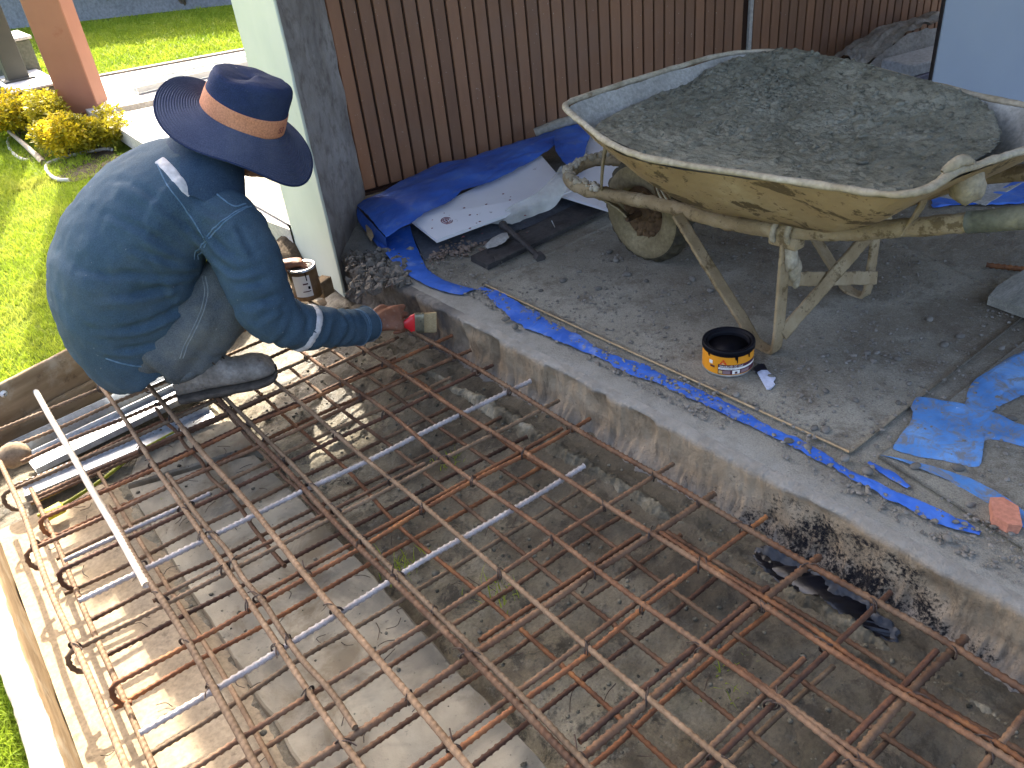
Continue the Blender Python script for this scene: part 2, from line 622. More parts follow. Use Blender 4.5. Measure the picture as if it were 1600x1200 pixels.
M['rust_brown'] = m_rust('brown_rusted_steel', [(.3, (.050, .025, .013)), (.55, (.112, .055, .027)), (.75, (.20, .104, .050))], .3, ((.24, .17, .105, 1), .5))
M['rust_orange'] = m_rust('orange_rusted_steel', [(.3, (.085, .036, .017)), (.55, (.175, .072, .028)), (.75, (.31, .135, .042))], .25)
M['rust_dark'] = m_rust('dark_rusted_steel', [(.3, (.042, .020, .011)), (.55, (.095, .043, .023)), (.75, (.17, .080, .040))], .25)
M['dusty'] = m_rust('dusty_steel', [(.3, (.11, .070, .038)), (.55, (.19, .128, .076)), (.75, (.28, .20, .128))], .25)
M['grey_steel'] = m_rust('grey_mill_steel', [(.3, (.20, .185, .175)), (.55, (.33, .315, .31)), (.75, (.46, .45, .45))], .12, ((.22, .145, .09, 1), .3), .5)
M['pale_pipe'] = m_rust('pale_coated_pipe', [(.3, (.42, .38, .31)), (.55, (.52, .48, .40)), (.75, (.60, .56, .48))], .05, None, .5)
M['wire'] = simple('tie_wire', [(.3, (.03, .022, .018)), (.7, (.075, .048, .034))], 40, 0, .6, 0)
M['zinc'] = simple('galvanised_sheet', [(.3, (.44, .47, .50)), (.7, (.60, .63, .66))], 5, 60, .32, .15, .001, .5, .55, world=True, dirt=((.30, .27, .22, 1), 9, .58, .5))


def m_ply():
    n = NM('formwork_board', .8, .25)
    p = n.pos
    co = n.scale(p, (1, 1, 6))
    c = n.ramp(n.noise(4, 5, .6, co), [(.3, (.16, .105, .055)), (.55, (.26, .185, .105)), (.75, (.34, .25, .15))])
    c = n.mix(n.map(n.noise(9, 5, .7, p), .52, .68, 0, .7), c, (.36, .31, .23, 1))
    c = n.mix(n.map(n.noise(14, 5, .7, p), .58, .7, 0, .6), c, (.07, .045, .025, 1))
    n.bump(n.noise(50, 5, .7, p), .4, .003)
    return n.done(c)


M['ply'] = m_ply()
M['timber'] = simple('mortar_covered_timber', [(.3, (.34, .28, .20)), (.7, (.50, .44, .34))], 6, 60, .85, .5, .004, world=True, dirt=((.22, .16, .10, 1), 12, .6, .6))
M['cap'] = simple('white_cap', [(.3, (.6, .6, .58)), (.7, (.75, .74, .7))], 9, 0)
M['stone'] = simple('tan_stone', [(.3, (.20, .14, .085)), (.7, (.33, .25, .16))], 20, 120, .9, .5)
M['pebble'] = simple('grey_pebble', [(.3, (.11, .10, .085)), (.7, (.22, .205, .18))], 30, 150, .85, .4, rnd=.3)
M['grit'] = simple('slab_grit', [(.3, (.09, .08, .066)), (.7, (.24, .22, .19))], 60, 0, .9, 0, world=True)
M['rubblem'] = simple('rubble_chunk', [(.3, (.11, .095, .078)), (.7, (.25, .225, .19))], 25, 130, .92, .6, .004, world=True)

# --- wheelbarrow
def m_barrow():
    n = NM('mortar_caked_steel', .88, .2)
    p = n.obj
    c = n.ramp(n.noise(7, 6, .65, p, .3), [(.28, (.19, .135, .072)), (.5, (.30, .225, .13)), (.72, (.42, .34, .22))])
    c = n.mix(n.map(n.noise(16, 5, .7, p), .56, .62, 0, .75), c, (.11, .075, .035, 1))
    c = n.mix(n.map(n.noise(48, 4, .7, p), .62, .68, 0, .6), c, (.075, .05, .03, 1))
    n.bump(n.noise(48, 7, .8, p), .9, .007)
    n.bump(n.noise(200, 4, .7, p), .6, .002)
    return n.done(c)


def m_tray():
    n = NM('yellow_mortared_tray', .75, .3)
    p = n.obj; x = n.xyz(p)
    c = n.ramp(n.noise(5, 5, .6, p), [(.3, (.26, .175, .085)), (.6, (.34, .25, .135)), (.75, (.44, .35, .22))])
    c = n.mix(n.map(n.noise(8.5, 6, .7, p, .5), .53, .57, 0, .9), c, (.085, .058, .028, 1))
    c = n.mix(n.map(n.noise(26, 5, .7, p), .6, .64, 0, .7), c, (.12, .075, .035, 1))
    n.bump(n.noise(30, 6, .7, p), .45, .006)
    return n.done(c)


M['barrow'] = m_barrow()
M['tray'] = m_tray()
M['trayin'] = simple('pale_dry_mortar', [(.3, (.26, .25, .22)), (.55, (.38, .37, .335)), (.75, (.48, .47, .43))], 7, 90, .9, .6, .004, dirt=((.20, .19, .16, 1), 14, .6, .7))
M['rimm'] = simple('pale_rim_mortar', [(.3, (.27, .22, .14)), (.55, (.40, .35, .26)), (.75, (.50, .46, .38))], 8, 80, .85, .6, .004, dirt=((.14, .09, .045, 1), 15, .62, .7))
M['gunk'] = simple('grey_green_mortar', [(.3, (.115, .115, .085)), (.7, (.19, .185, .135))], 10, 90, .85, .7, .006)


def m_wetcon():
    n = NM('wet_concrete', .55, .4)
    p = n.obj
    c = n.ramp(n.noise(6, 6, .65, p), [(.3, (.105, .106, .080)), (.55, (.172, .170, .130)), (.75, (.23, .226, .178))])
    c = n.mix(n.map(n.noise(38, 6, .8, p), .5, .62, 0, .8), c, (.035, .036, .026, 1))
    n.bump(n.noise(26, 5, .65, p), .8, .012)
    n.bump(n.noise(110, 5, .75, p), .6, .004)
    return n.done(c, n.map(n.noise(20, 4, .6, p), .35, .65, .42, .75))


M['wetcon'] = m_wetcon()
M['tyre'] = simple('muddy_tyre', [(.3, (.028, .025, .02)), (.55, (.085, .072, .045)), (.7, (.19, .155, .09))], 9, 80, .9, .5, .004)
M['tyreside'] = simple('mud_tyre_side', [(.3, (.16, .125, .065)), (.7, (.29, .235, .135))], 9, 80, .9, .5, .004)
M['hub'] = simple('rusty_hub', [(.3, (.06, .034, .016)), (.7, (.15, .09, .045))], 14, 90, .85, .6, .006)
M['grip'] = simple('dark_pipe', [(.3, (.10, .105, .075)), (.6, (.20, .19, .13)), (.75, (.36, .30, .19))], 9, 70, .7, .5, .004)

# --- litter
def m_tarp(name='blue_tarp', amt=.5, sh=0.0):
    n = NM(name, .5, .4)
    p = n.pos
    c = n.ramp(n.noise(6, 5, .6, p), [(.3, (.018, .075, .34)), (.55, (.036, .122, .48)), (.75, (.070, .185, .58))])
    c = n.mix(n.map(n.noise(15, 6, .7, p, .6), .55, .75, 0, amt), c, (.24, .30, .42, 1))
    c = n.mix(n.map(n.noise(24, 5, .75, p), .62 + sh, .7 + sh, 0, amt), c, (.17, .16, .14, 1))
    n.bump(n.noise(35, 5, .65, p), .35, .006)
    return n.done(c)


M['tarp'] = m_tarp()
M['tarp_dirty'] = m_tarp('dirty_blue_tarp', .85, -.05)


def m_oldtarp():
    n = NM('worn_blue_film', .6, .35)
    p = n.pos
    c = n.ramp(n.noise(7, 5, .6, p), [(.3, (.04, .14, .36)), (.55, (.085, .23, .52)), (.75, (.19, .35, .60))])
    c = n.mix(n.map(n.noise(21, 7, .8, p, .8), .47, .60, 0, .9), c, (.17, .17, .16, 1))
    c = n.mix(n.map(n.noise(48, 4, .7, p), .68, .72, 0, .8), c, (.55, .58, .62, 1))
    n.bump(n.noise(40, 5, .65, p), .4, .004)
    return n.done(c)


M['oldtarp'] = m_oldtarp()
M['whiteboard'] = simple('white_board', [(.3, (.60, .60, .64)), (.7, (.70, .70, .73))], 3, 0, .5, .0, world=True, dirt=((.16, .13, .12, 1), 26, .66, .8))
M['darkboard'] = simple('slate_board', [(.3, (.05, .055, .068)), (.7, (.10, .107, .125))], 7, 70, .7, .3, world=True, dirt=((.25, .24, .23, 1), 30, .66, .6))
M['blackplank'] = simple('tarry_plank', [(.3, (.028, .026, .028)), (.7, (.075, .07, .068))], 14, 70, .7, .5, .004, world=True, dirt=((.22, .20, .19, 1), 8, .66, .6))
M['iron'] = simple('dark_iron', [(.3, (.035, .032, .034)), (.7, (.09, .08, .075))], 20, 90, .6, .4)
M['card'] = simple('brown_cardboard', [(.3, (.34, .24, .13)), (.7, (.45, .33, .19))], 8, 60, .9, .2)
M['paper'] = simple('dusty_paper_tube', [(.3, (.30, .27, .22)), (.7, (.43, .40, .34))], 9, 60, .9, .3)
M['sheetgrey'] = simple('crumpled_grey_sheet', [(.3, (.28, .27, .25)), (.7, (.44, .43, .41))], 6, 60, .8, .4, .004)
M['styro'] = simple('white_block', [(.3, (.50, .54, .58)), (.7, (.62, .66, .70))], 5, 60, .6, .1)
M['lilac'] = simple('mauve_block', [(.3, (.22, .22, .30)), (.7, (.28, .28, .37))], 5, 60, .7, .1)
M['brick'] = simple('salmon_brick', [(.3, (.48, .185, .115)), (.7, (.62, .27, .175))], 12, 90, .85, .35)
M['greyplank'] = simple('weathered_plank', [(.3, (.20, .195, .165)), (.7, (.34, .325, .28))], 8, 60, .9, .5, .003, stretch=(1, 4, 4))
M['mudsheet'] = M['floor']


def m_film():
    n = NM('clear_dusty_film', .35, .5)
    c = n.ramp(n.noise(10, 5, .65), [(.3, (.44, .44, .40)), (.7, (.60, .60, .57))])
    tr = n.nt.nodes.new('ShaderNodeBsdfTransparent')
    ms = n.nt.nodes.new('ShaderNodeMixShader')
    n.nt.links.new(n.map(n.noise(7, 4, .6), .3, .7, .45, .85), ms.inputs[0])
    n.bump(n.noise(16, 4, .6), .5, .01)
    n.done(c)
    n.nt.links.new(tr.outputs[0], ms.inputs[1]); n.nt.links.new(n.b.outputs[0], ms.inputs[2])
    n.nt.links.new(ms.outputs[0], n.nt.nodes['Material Output'].inputs[0])
    return n.m


M['film'] = m_film()

# --- cans and brush
M['can_orange'] = simple('orange_label', [(.3, (.62, .235, .012)), (.7, (.70, .29, .02))], 9, 0, .4, 0)
M['can_black'] = simple('black_resin', [(.3, (.003, .003, .005)), (.7, (.007, .007, .010))], 9, 0, .5, .2, .002, .10)
M['can_tin'] = simple('tin_rim', [(.3, (.42, .42, .42)), (.7, (.55, .55, .55))], 9, 60, .3, .05, .001, .5, .8)
M['lab_plum'] = simple('plum_print', [(.3, (.060, .018, .030)), (.7, (.085, .026, .040))], 9, 0, .4, 0)
M['lab_white'] = simple('white_print', [(.3, (.66, .64, .60)), (.7, (.74, .72, .68))], 9, 0, .4, 0)
M['lab_red'] = simple('red_print', [(.3, (.55, .03, .015)), (.7, (.62, .05, .02))], 9, 0, .4, 0)
M['lab_tan'] = simple('tan_print', [(.3, (.45, .30, .12)), (.7, (.55, .38, .17))], 9, 0, .4, 0)
M['lab_grey'] = simple('mauve_print', [(.3, (.20, .13, .14)), (.7, (.26, .17, .18))], 9, 0, .4, 0)
M['can_brown'] = simple('brown_varnished_tin', [(.3, (.15, .080, .035)), (.7, (.25, .14, .06))], 6, 50, .4, .1, .001, .5, .3)
M['can_grey'] = simple('grey_resin', [(.3, (.13, .15, .155)), (.7, (.19, .21, .215))], 6, 30, .35, .1)
M['red'] = simple('red_plastic', [(.3, (.55, .012, .018)), (.7, (.62, .02, .024))], 9, 0, .35, 0, .001, .5)
M['ferrule'] = simple('ferrule_tin', [(.3, (.17, .155, .10)), (.7, (.26, .235, .16))], 12, 70, .4, .1, .001, .5, .6)
M['bristle'] = simple('tan_bristle', [(.3, (.30, .215, .105)), (.7, (.46, .35, .19))], 40, 0, .8, .3, .002, stretch=(1, 12, 12))
M['scrapw'] = simple('white_scraper', [(.3, (.52, .55, .68)), (.7, (.60, .63, .76))], 8, 60, .5, .1)
M['scrapb'] = simple('black_tip', [(.3, (.008, .009, .014)), (.7, (.016, .018, .026))], 8, 0, .3, .1)

# --- garden
M['post_pink'] = simple('terracotta_painted_post', [(.3, (.30, .135, .085)), (.7, (.36, .165, .105))], 3, 0, .6, .05, world=True, dirt=((.24, .08, .045, 1), 5, .62, .5))
M['post_grey'] = simple('grey_painted_post', [(.3, (.055, .06, .05)), (.7, (.08, .085, .072))], 3, 0, .6, .05)
M['boxgrey'] = simple('green_grey_block', [(.3, (.12, .135, .10)), (.7, (.16, .175, .135))], 4, 50, .85, .2)
M['boxtop'] = simple('white_block_top', [(.3, (.55, .55, .52)), (.7, (.66, .66, .63))], 4, 50, .7, .1)
M['alu'] = simple('aluminium_profile', [(.3, (.40, .42, .42)), (.7, (.52, .54, .54))], 6, 0, .4, 0, .001, .5, .4)


# --- person
def m_denim(name, a, b, c3, dust, dustamt, weave=900):
    n = NM(name, .9, .15)
    p = n.obj
    c = n.ramp(n.noise(6, 6, .65, p, .3), [(.28, a), (.52, b), (.76, c3)])
    c = n.mix(n.map(n.noise(4, 5, .65, p), .5, .7, 0, dustamt), c, dust)
    c = n.mix(n.map(n.noise(weave * .35, 2, .7, p), .35, .75, 0, .28), c, tuple(min(1, v * 2.2) for v in c3[:3]) + (1,))
    c = n.mix(n.map(n.noise(55, 4, .7, p), .68, .74, 0, .45), c, (.38, .38, .36, 1))
    n.bump(n.noise(weave * .5, 2, .7, p), .35, .0012)
    n.bump(n.noise(26, 5, .6, p), .35, .005)
    return n.done(c)


M['jacket'] = m_denim('faded_blue_denim', (.022, .043, .068), (.034, .061, .092), (.058, .094, .128), (.075, .085, .08, 1), .35)
M['jeans'] = m_denim('dusty_jeans', (.034, .043, .053), (.066, .078, .088), (.12, .132, .135), (.135, .132, .105, 1), .55)
M['navy'] = m_denim('navy_twill', (.010, .016, .042), (.016, .026, .065), (.028, .042, .095), (.06, .07, .09, 1), .2)
M['collar'] = m_denim('dark_denim_collar', (.014, .027, .050), (.024, .044, .076), (.042, .070, .108), (.07, .08, .085, 1), .3)
M['navy2'] = m_denim('faded_navy_brim', (.034, .042, .078), (.052, .062, .105), (.085, .098, .145), (.13, .135, .16, 1), .35)
M['seam'] = simple('faded_seam', [(.3, (.045, .10, .16)), (.7, (.12, .19, .27))], 60, 0, .9, .3)
M['seam2'] = simple('pale_jeans_seam', [(.3, (.10, .125, .14)), (.7, (.22, .24, .24))], 60, 0, .9, .3)
M['reflect'] = simple('reflective_tape', [(.3, (.46, .46, .48)), (.7, (.58, .57, .58))], 9, 50, .5, .2, .002, dirt=((.20, .22, .24, 1), 22, .62, .7))
M['band'] = simple('orange_hat_band', [(.3, (.58, .24, .125)), (.7, (.68, .31, .18))], 7, 200, .8, .2)
M['bandmark'] = simple('maroon_print', [(.3, (.16, .04, .05)), (.7, (.2, .06, .07))], 7, 0)


def m_skin():
    n = NM('brown_skin', .55, .35)
    c = n.ramp(n.noise(18, 5, .6), [(.3, (.145, .060, .034)), (.7, (.24, .105, .062))])
    c = n.mix(n.map(n.noise(60, 4, .7), .55, .7, 0, .5), c, (.30, .22, .17, 1))
    n.b.inputs['Subsurface Weight'].default_value = .08
    n.b.inputs['Subsurface Radius'].default_value = (.02, .008, .004)
    n.bump(n.noise(190, 4, .7), .35, .0015)
    return n.done(c)


M['skin'] = m_skin()
M['hair'] = simple('black_hair', [(.3, (.008, .007, .006)), (.7, (.02, .017, .014))], 60, 0, .5, .4)
M['eye'] = simple('eye_white', [(.3, (.6, .58, .55)), (.7, (.7, .68, .65))], 9, 0, .2, 0)
M['boot'] = simple('dusty_suede', [(.3, (.13, .112, .092)), (.55, (.235, .21, .18)), (.75, (.36, .33, .29))], 14, 90, .9, .5, .003, dirt=((.05, .042, .035, 1), 24, .58, .6))
M['sole'] = simple('dirty_rubber_sole', [(.3, (.045, .037, .029)), (.7, (.11, .09, .072))], 20, 90, .9, .4)
M['bootpale'] = simple('tan_boot_heel', [(.3, (.22, .17, .12)), (.7, (.34, .28, .20))], 20, 90, .9, .4)
M['lace'] = simple('dark_lace', [(.3, (.03, .022, .016)), (.7, (.07, .05, .035))], 30, 0)


# ================================================================== SETTING
LZ = -0.15        # lawn level
PZ = -0.27        # pit floor level


def struct(o):
    o['kind'] = 'structure'
    return o


def sheet_poly(P, z):
    P = [(p[0], p[1], z) for p in P]
    return P, [tuple(range(len(P)))]


# lawn: left of the pit and beyond it
mb = MB()
mb.add(*sheet_poly([(-80, -60), (-.262, -60), (-.262, 2.93), (-80, 2.93)], LZ))
mb.add(*sheet_poly([(-80, 2.93), (-.262, 2.93), (.95, 3.30), (1.30, 3.42), (80, 3.42), (80, 90), (-80, 90)], LZ))
struct(mb.build('lawn', M['lawn'], None, False, (0, 0, 0)))


def grid_sheet(x0, x1, y0, y1, nx, ny, fn):
    X, Y = np.meshgrid(np.linspace(x0, x1, nx), np.linspace(y0, y1, ny), indexing='ij')
    P = np.stack([X.ravel(), Y.ravel(), np.zeros(nx * ny)], 1)
    P[:, 2] = fn(P)
    return P, gridF(nx, ny)


# pit floor (mud)
def mudz(P):
    z = PZ + .012 * fbm(P, 7, 4, 3) + .012 * np.clip(fbm(P, 16, 4, 9), 0, 1) + .006 * fbm(P, 45, 3, 5)
    z -= .03 * np.exp(-((P[:, 0] - .545) / .022) ** 2)
    z += np.clip((P[:, 0] - .80) / .38, 0, 1) ** 1.3 * .092 + .010 * np.abs(fbm(P, 9, 3, 15)) * np.clip((P[:, 0] - .58) / .05, 0, 1)
    return z


mb = MB()
mb.add(*grid_sheet(-.30, 1.42, .0, 3.5, 230, 330, mudz))
mb.add(*sheet_poly([(-.30, -8), (1.42, -8), (1.42, .0), (-.30, .0)], PZ - .012))
struct(mb.build('pit_floor', M['mud'], None, True, (0, 0, 0)))

# sunlit bedding strip along the left form board
def sandz(P):
    return PZ + .028 + .004 * fbm(P, 12, 3, 2) - np.clip((P[:, 0] - .09) / .05, 0, 1) * .03


mb = MB(); mb.add(*grid_sheet(-.215, .15, -.6, 2.46, 50, 280, sandz))
struct(mb.build('sandy_bed', M['sandbed'], None, True, (0, 0, 0)))

# two flat concrete base slabs cast in the pit, separated by open joints
base = thing('base_slab', None, None, (.36, 1.5, PZ)); struct(base)


def slabpiece(P, h, nm='slab_piece'):
    P = np.asarray(P, float)
    n = len(P); ring = []
    for i in range(n):
        a, b = P[i], P[(i + 1) % n]
        m = max(2, int(np.linalg.norm(b - a) / .03))
        for t in np.linspace(0, 1, m, endpoint=False):
            ring.append(a + (b - a) * t)
    ring = np.array(ring)
    r3 = np.c_[ring, np.zeros(len(ring))]
    ring = ring + .006 * np.stack([fbm(r3, 18, 3, 1), fbm(r3, 18, 3, 2)], 1)
    cen = ring.mean(0)
    inn = ring + (cen - ring) / np.linalg.norm(cen - ring, axis=1)[:, None] * .006
    k = len(ring)
    V = np.concatenate([np.c_[ring, np.full(k, PZ - .03)], np.c_[ring, np.full(k, PZ + h - .006)], np.c_[inn, np.full(k, PZ + h)]])
    F = gridF(3, k, False, True) + [tuple(range(2 * k, 3 * k))]
    return mk(nm, V, F, M['pitslab'], base, False)


slabpiece([(.140, .20), (.515, .20), (.518, .75), (.520, 1.15), (.524, 1.55), (.520, 1.90), (.510, 2.22), (.35, 2.28), (.148, 2.34)], .045)
slabpiece([(.140, -1.2), (.51, -1.2), (.513, .19), (.140, .19)], .045)
slabpiece([(.15, 2.375), (.36, 2.315), (.545, 2.26), (.548, 2.47), (.25, 2.55)], .040)

# floor slab of the carport: top sheet and broken front edge
def edge_x(y):
    P = np.stack([np.zeros_like(y), y, np.zeros_like(y)], 1)
    return 1.318 - .033 * (y - .3) + .006 * fbm(P, 5, 4, 4) + .004 * fbm(P, 22, 3, 8)


ny = 1100
Y = np.linspace(-1.5, 2.95, ny)
ex = edge_x(Y)
prof = [(.40, 0), (.24, 0), (.13, 0), (.07, 0), (.035, -.0005), (.014, -.002), (.004, -.007), (.0, -.016), (.002, -.035), (.004, -.06),
        (.006, -.085), (.006, -.11), (.000, -.135), (-.012, -.16), (-.03, -.19), (-.055, -.225), (-.075, -.26), (-.09, -.31)]
rings = []
for i, (dx, z) in enumerate(prof):
    P = np.stack([ex + dx, Y, np.full(ny, z)], 1)
    amp = 0 if i < 2 else (.0028 if i < 6 else (.006 if i < 12 else .016))
    d = fbm(P, 26, 4, 21) * amp + fbm(P, 90, 4, 23) * amp * .75
    if i >= 5: P[:, 0] -= d
    P[:, 2] += d * (.5 if i >= 5 else .6)
    if 6 < i < 15:
        P[:, 0] += np.clip(fbm(P, 11, 3, 31) - .15, 0, 1) * .05
    rings.append(P)
V = np.concatenate(rings)
F = gridF(len(prof), ny)
nf = 4 * (ny - 1)
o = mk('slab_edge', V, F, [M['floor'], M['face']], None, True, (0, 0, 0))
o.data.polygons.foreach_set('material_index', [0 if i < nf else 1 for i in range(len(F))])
struct(o)
exm = ex + .40


def floorz(P):
    return .003 * fbm(P, 4, 4, 40) + .0035 * fbm(P, 18, 4, 44) + .002 * fbm(P, 60, 3, 47)


nx, nyf = 330, 330
Yf = np.linspace(-1.5, 2.95, ny)
xs = np.concatenate([np.linspace(0, 1, 150) ** 1.15 * 2.3, 2.3 + np.linspace(0.05, 1, 30) ** 1.5 * 9])
VV = []
for k, xx in enumerate(xs):
    P = np.stack([exm + xx, Y, np.zeros(ny)], 1)
    if xx > 0: P[:, 2] = floorz(P) * min(1, xx / .1)
    VV.append(P)
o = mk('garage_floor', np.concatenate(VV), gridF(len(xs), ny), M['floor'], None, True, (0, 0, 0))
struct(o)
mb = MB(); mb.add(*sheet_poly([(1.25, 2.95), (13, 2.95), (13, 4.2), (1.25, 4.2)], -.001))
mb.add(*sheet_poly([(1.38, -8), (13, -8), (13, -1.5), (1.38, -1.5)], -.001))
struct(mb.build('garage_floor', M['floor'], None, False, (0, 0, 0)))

# broken mortar ridge at the foot of the slab edge
yy = np.linspace(-.6, 2.7, 1500)
rings = []
for j, (dx, z) in enumerate([(-.135, -.03), (-.128, -.010), (-.122, -.001), (-.117, .003), (-.112, .004), (-.106, .002), (-.10, -.003), (-.093, -.012), (-.08, -.03)]):
    P = np.stack([1.318 - .033 * (yy - .3) + dx, yy, np.full(len(yy), PZ + z + .100)], 1)
    a = .012 * fbm(P, 14, 4, 60) + .011 * fbm(P, 55, 4, 63)
    P[:, 0] += a; P[:, 2] += .5 * fbm(P, 45, 4, 66) * .03 + .006 * fbm(P, 130, 3, 68) + np.clip(fbm(np.stack([yy * 0, yy, yy * 0], 1), 5, 2, 70), -.3, .3) * .03
    rings.append(P)
struct(mk('mortar_ridge', np.concatenate(rings), gridF(len(rings), len(yy)), M['mortar'], None, True, (0, 0, 0)))

# pale paving beyond the pit, earth face under its edge, stepped band
pv = thing('paving', None, None, (1.9, 5.5, -.1)); struct(pv)
V, F = prism([(1.235, 3.36, -.012), (1.20, 3.62, -.012), (1.27, 6.55, -.012), (4.2, 6.0, -.012), (4.2, 3.7, -.012), (1.66, 3.60, -.012), (1.30, 3.58, -.012)], .10)
mk('paving_slab', V, F, M['paving'], pv, False)
V, F = prism([(1.22, 6.62, .02), (1.30, 8.02, .02), (2.45, 7.74, .02), (4.2, 7.3, .02), (4.2, 6.05, .02)], .16)
mk('paving_slab', V, F, M['paving'], pv, False)
V, F = prism([(1.30, 8.02, .035), (1.305, 8.09, .035), (4.2, 7.39, .035), (4.2, 7.31, .035)], .2)
mk('kerb', V, F, M['kerbm'], pv, False)
mb = MB(); mb.add(*grid_sheet(.98, 1.26, 2.75, 3.45, 40, 70, lambda P: -.20 + .05 * fbm(P, 9, 4, 80) + np.clip((P[:, 1] - 3.2) / .2, 0, 1) * .12))
struct(mb.build('earth_bank', M['earth'], None, True, (0, 0, 0)))

# canopy roof that shades the work area (edge runs above the pit, towards the posts)
V, F = bbox(1.02, 9.0, -1.0, 5.35, 2.60, 2.78, .01)
struct(mk('canopy_roof', V, F, M['roofm'], None, False, (0, 0, 0)))
V, F = boxb((1.13, 6.10, 2.69), (.10, 0, 0), (.075, .745, 0), (0, 0, .085), .005)
struct(mk('canopy_beam', V, F, M['roofm'], None, False, (0, 0, 0)))

# ------------------------------------------------------------------ garden wall and climbers
d = np.array([.656, -.531]); d /= np.linalg.norm(d); nrm2 = np.array([-d[1], d[0]])
c0 = np.array([2.07, 14.36]) - d * 10; c1 = c0 + d * 26
P = [(*c0, 2.4), (*c1, 2.4), (*(c1 + nrm2 * .2), 2.4), (*(c0 + nrm2 * .2), 2.4)]
V, F = prism(P, 2.7)
tag(mk('garden_wall', V, F, M['gwall'], None, False), 'grey rendered garden wall in shade at the far end of the lawn', 'wall')


def leafcloud(n, cen, rad, size, seed, flat=.5, shape=None):
    r = np.random.default_rng(seed)
    u = r.normal(size=(n, 3)); u /= np.linalg.norm(u, axis=1)[:, None]
    q = u * (r.random(n) ** .38)[:, None]
    q = q * (1 + .30 * fbm(u, 2.2, 3, seed))[:, None]
    c = np.asarray(cen) + q * np.asarray(rad)
    a = r.normal(size=(n, 3)); a[:, 2] *= flat; a += u * .5; a /= np.linalg.norm(a, axis=1)[:, None]
    b = np.cross(a, r.normal(size=(n, 3))); b /= np.linalg.norm(b, axis=1)[:, None]
    s = size * (.6 + .8 * r.random(n))[:, None]
    tip = c + a * s; m1 = c + a * s * .5 + b * s * .26; m2 = c + a * s * .5 - b * s * .26
    V = np.stack([c, m1, tip, m2], 1).reshape(-1, 3)
    F = [(4 * i, 4 * i + 1, 4 * i + 2, 4 * i + 3) for i in range(n)]
    return V, F


def shrub(name, label, cat, pos, rad, n, size, mats, seed, group=None):
    t = thing(name, label, cat, pos, group)
    pos = np.asarray(pos, float); rad = np.asarray(rad, float) * [1.22, 1.22, 1.1]
    n = int(n * 1.5)
    r = np.random.default_rng(seed)
    mb = [MB() for _ in mats]
    k = 14
    for j in range(k):
        cc = pos + np.array([(r.random() - .5) * 1.5 * rad[0], (r.random() - .5) * 1.5 * rad[1], rad[2] * (.75 + .7 * r.random())])
        i = 0 if r.random() < .62 or len(mats) == 1 else 1
        mb[i].add(*leafcloud(n // k, cc, rad * (.42 + .25 * r.random()), size, seed * 31 + j))
    for m, b in zip(mats, mb):
        if b.n: b.build('foliage', m, t, False)
    st = MB()
    for j in range(7):
        e = pos + np.array([(r.random() - .5) * 1.3 * rad[0], (r.random() - .5) * 1.3 * rad[1], rad[2] * (1.0 + .6 * r.random())])
        st.add(*tube(spline([pos + np.array([0, 0, -.02]), (pos + e) / 2 + r.normal(size=3) * .03, e], 6), np.linspace(.006, .0025, 6), 5))
    st.build('stem', M['twig'], t)
    return t


shrub('golden_shrub', 'largest bright golden leafed shrub at the left edge of the photo', 'shrub', (.80, 7.15, LZ), (.20, .26, .17), 5200, .030, [M['gold'], M['gold2']], 3)
shrub('golden_shrub', 'bright golden shrub in front of the terracotta post, above the curved bed edge', 'shrub', (.925, 6.22, LZ), (.13, .16, .15), 4200, .027, [M['gold'], M['gold2']], 5)
shrub('golden_shrub', 'shaded olive yellow shrub directly below the white plinth, nearest the worker', 'shrub', (1.12, 6.22, LZ), (.17, .17, .12), 4200, .027, [M['gold2'], M['gold']], 8)
shrub('golden_shrub', 'olive shaded shrub between the grey block and the golden shrubs', 'shrub', (.965, 6.75, LZ), (.10, .16, .17), 3200, .027, [M['gold2']], 9)
for k, (px, py, h) in enumerate(((128, 26, 1.3), (205, 22, .9), (292, 14, 1.1))):
    p = at(px, py, LZ)
    lab = ['dark bare climber against the grey wall, right of the terracotta post', 'small dark plant at the wall foot, middle of the three', 'dark climber at the wall foot, furthest right above the lawn'][k]
    t = thing('climbing_plant', lab, 'plant', p)
    mb = MB()
    for j in range(9):
        a = rng.random() * 6.28
        e = p + np.array([math.cos(a) * .5, math.sin(a) * .25, h * (.7 + .5 * rng.random())])
        mb.add(*tube(spline([p, (p + e) / 2 + rng.normal(size=3) * .08, e], 7), np.linspace(.03, .008, 7), 5))
    mb.build('stem', M['twig'], t)
    V, F = leafcloud(700, p + np.array([0, 0, h * .9]), (.7, .35, .6), .11, 40 + k)
    mk('foliage', V, F, M['darkleaf'], t, False)

# ------------------------------------------------------------------ grass blades
def blades(n, pts, h, w, seed):
    r = np.random.default_rng(seed)
    m = len(pts)
    a = r.random(m) * 6.283
    ca, sa = np.cos(a), np.sin(a)
    hh = h * (.55 + .8 * r.random(m)); ww = w * (.7 + .6 * r.random(m))
    lean = (.25 + .9 * r.random(m)) * hh
    la = r.random(m) * 6.283
    L = np.stack([np.cos(la) * lean, np.sin(la) * lean, np.zeros(m)], 1)
    side = np.stack([ca * ww, sa * ww, np.zeros(m)], 1)
    up = np.stack([np.zeros(m), np.zeros(m), hh], 1)
    b0 = pts - side; b1 = pts + side
    m0 = pts + L * .35 + up * .6 - side * .8; m1 = pts + L * .35 + up * .6 + side * .8
    tp = pts + L + up * .92
    V = np.stack([b0, b1, m1, m0, tp], 1).reshape(-1, 3)
    F = []
    for i in range(m):
        k = 5 * i
        F += [(k, k + 1, k + 2, k + 3), (k + 3, k + 2, k + 4)]
    return V, F


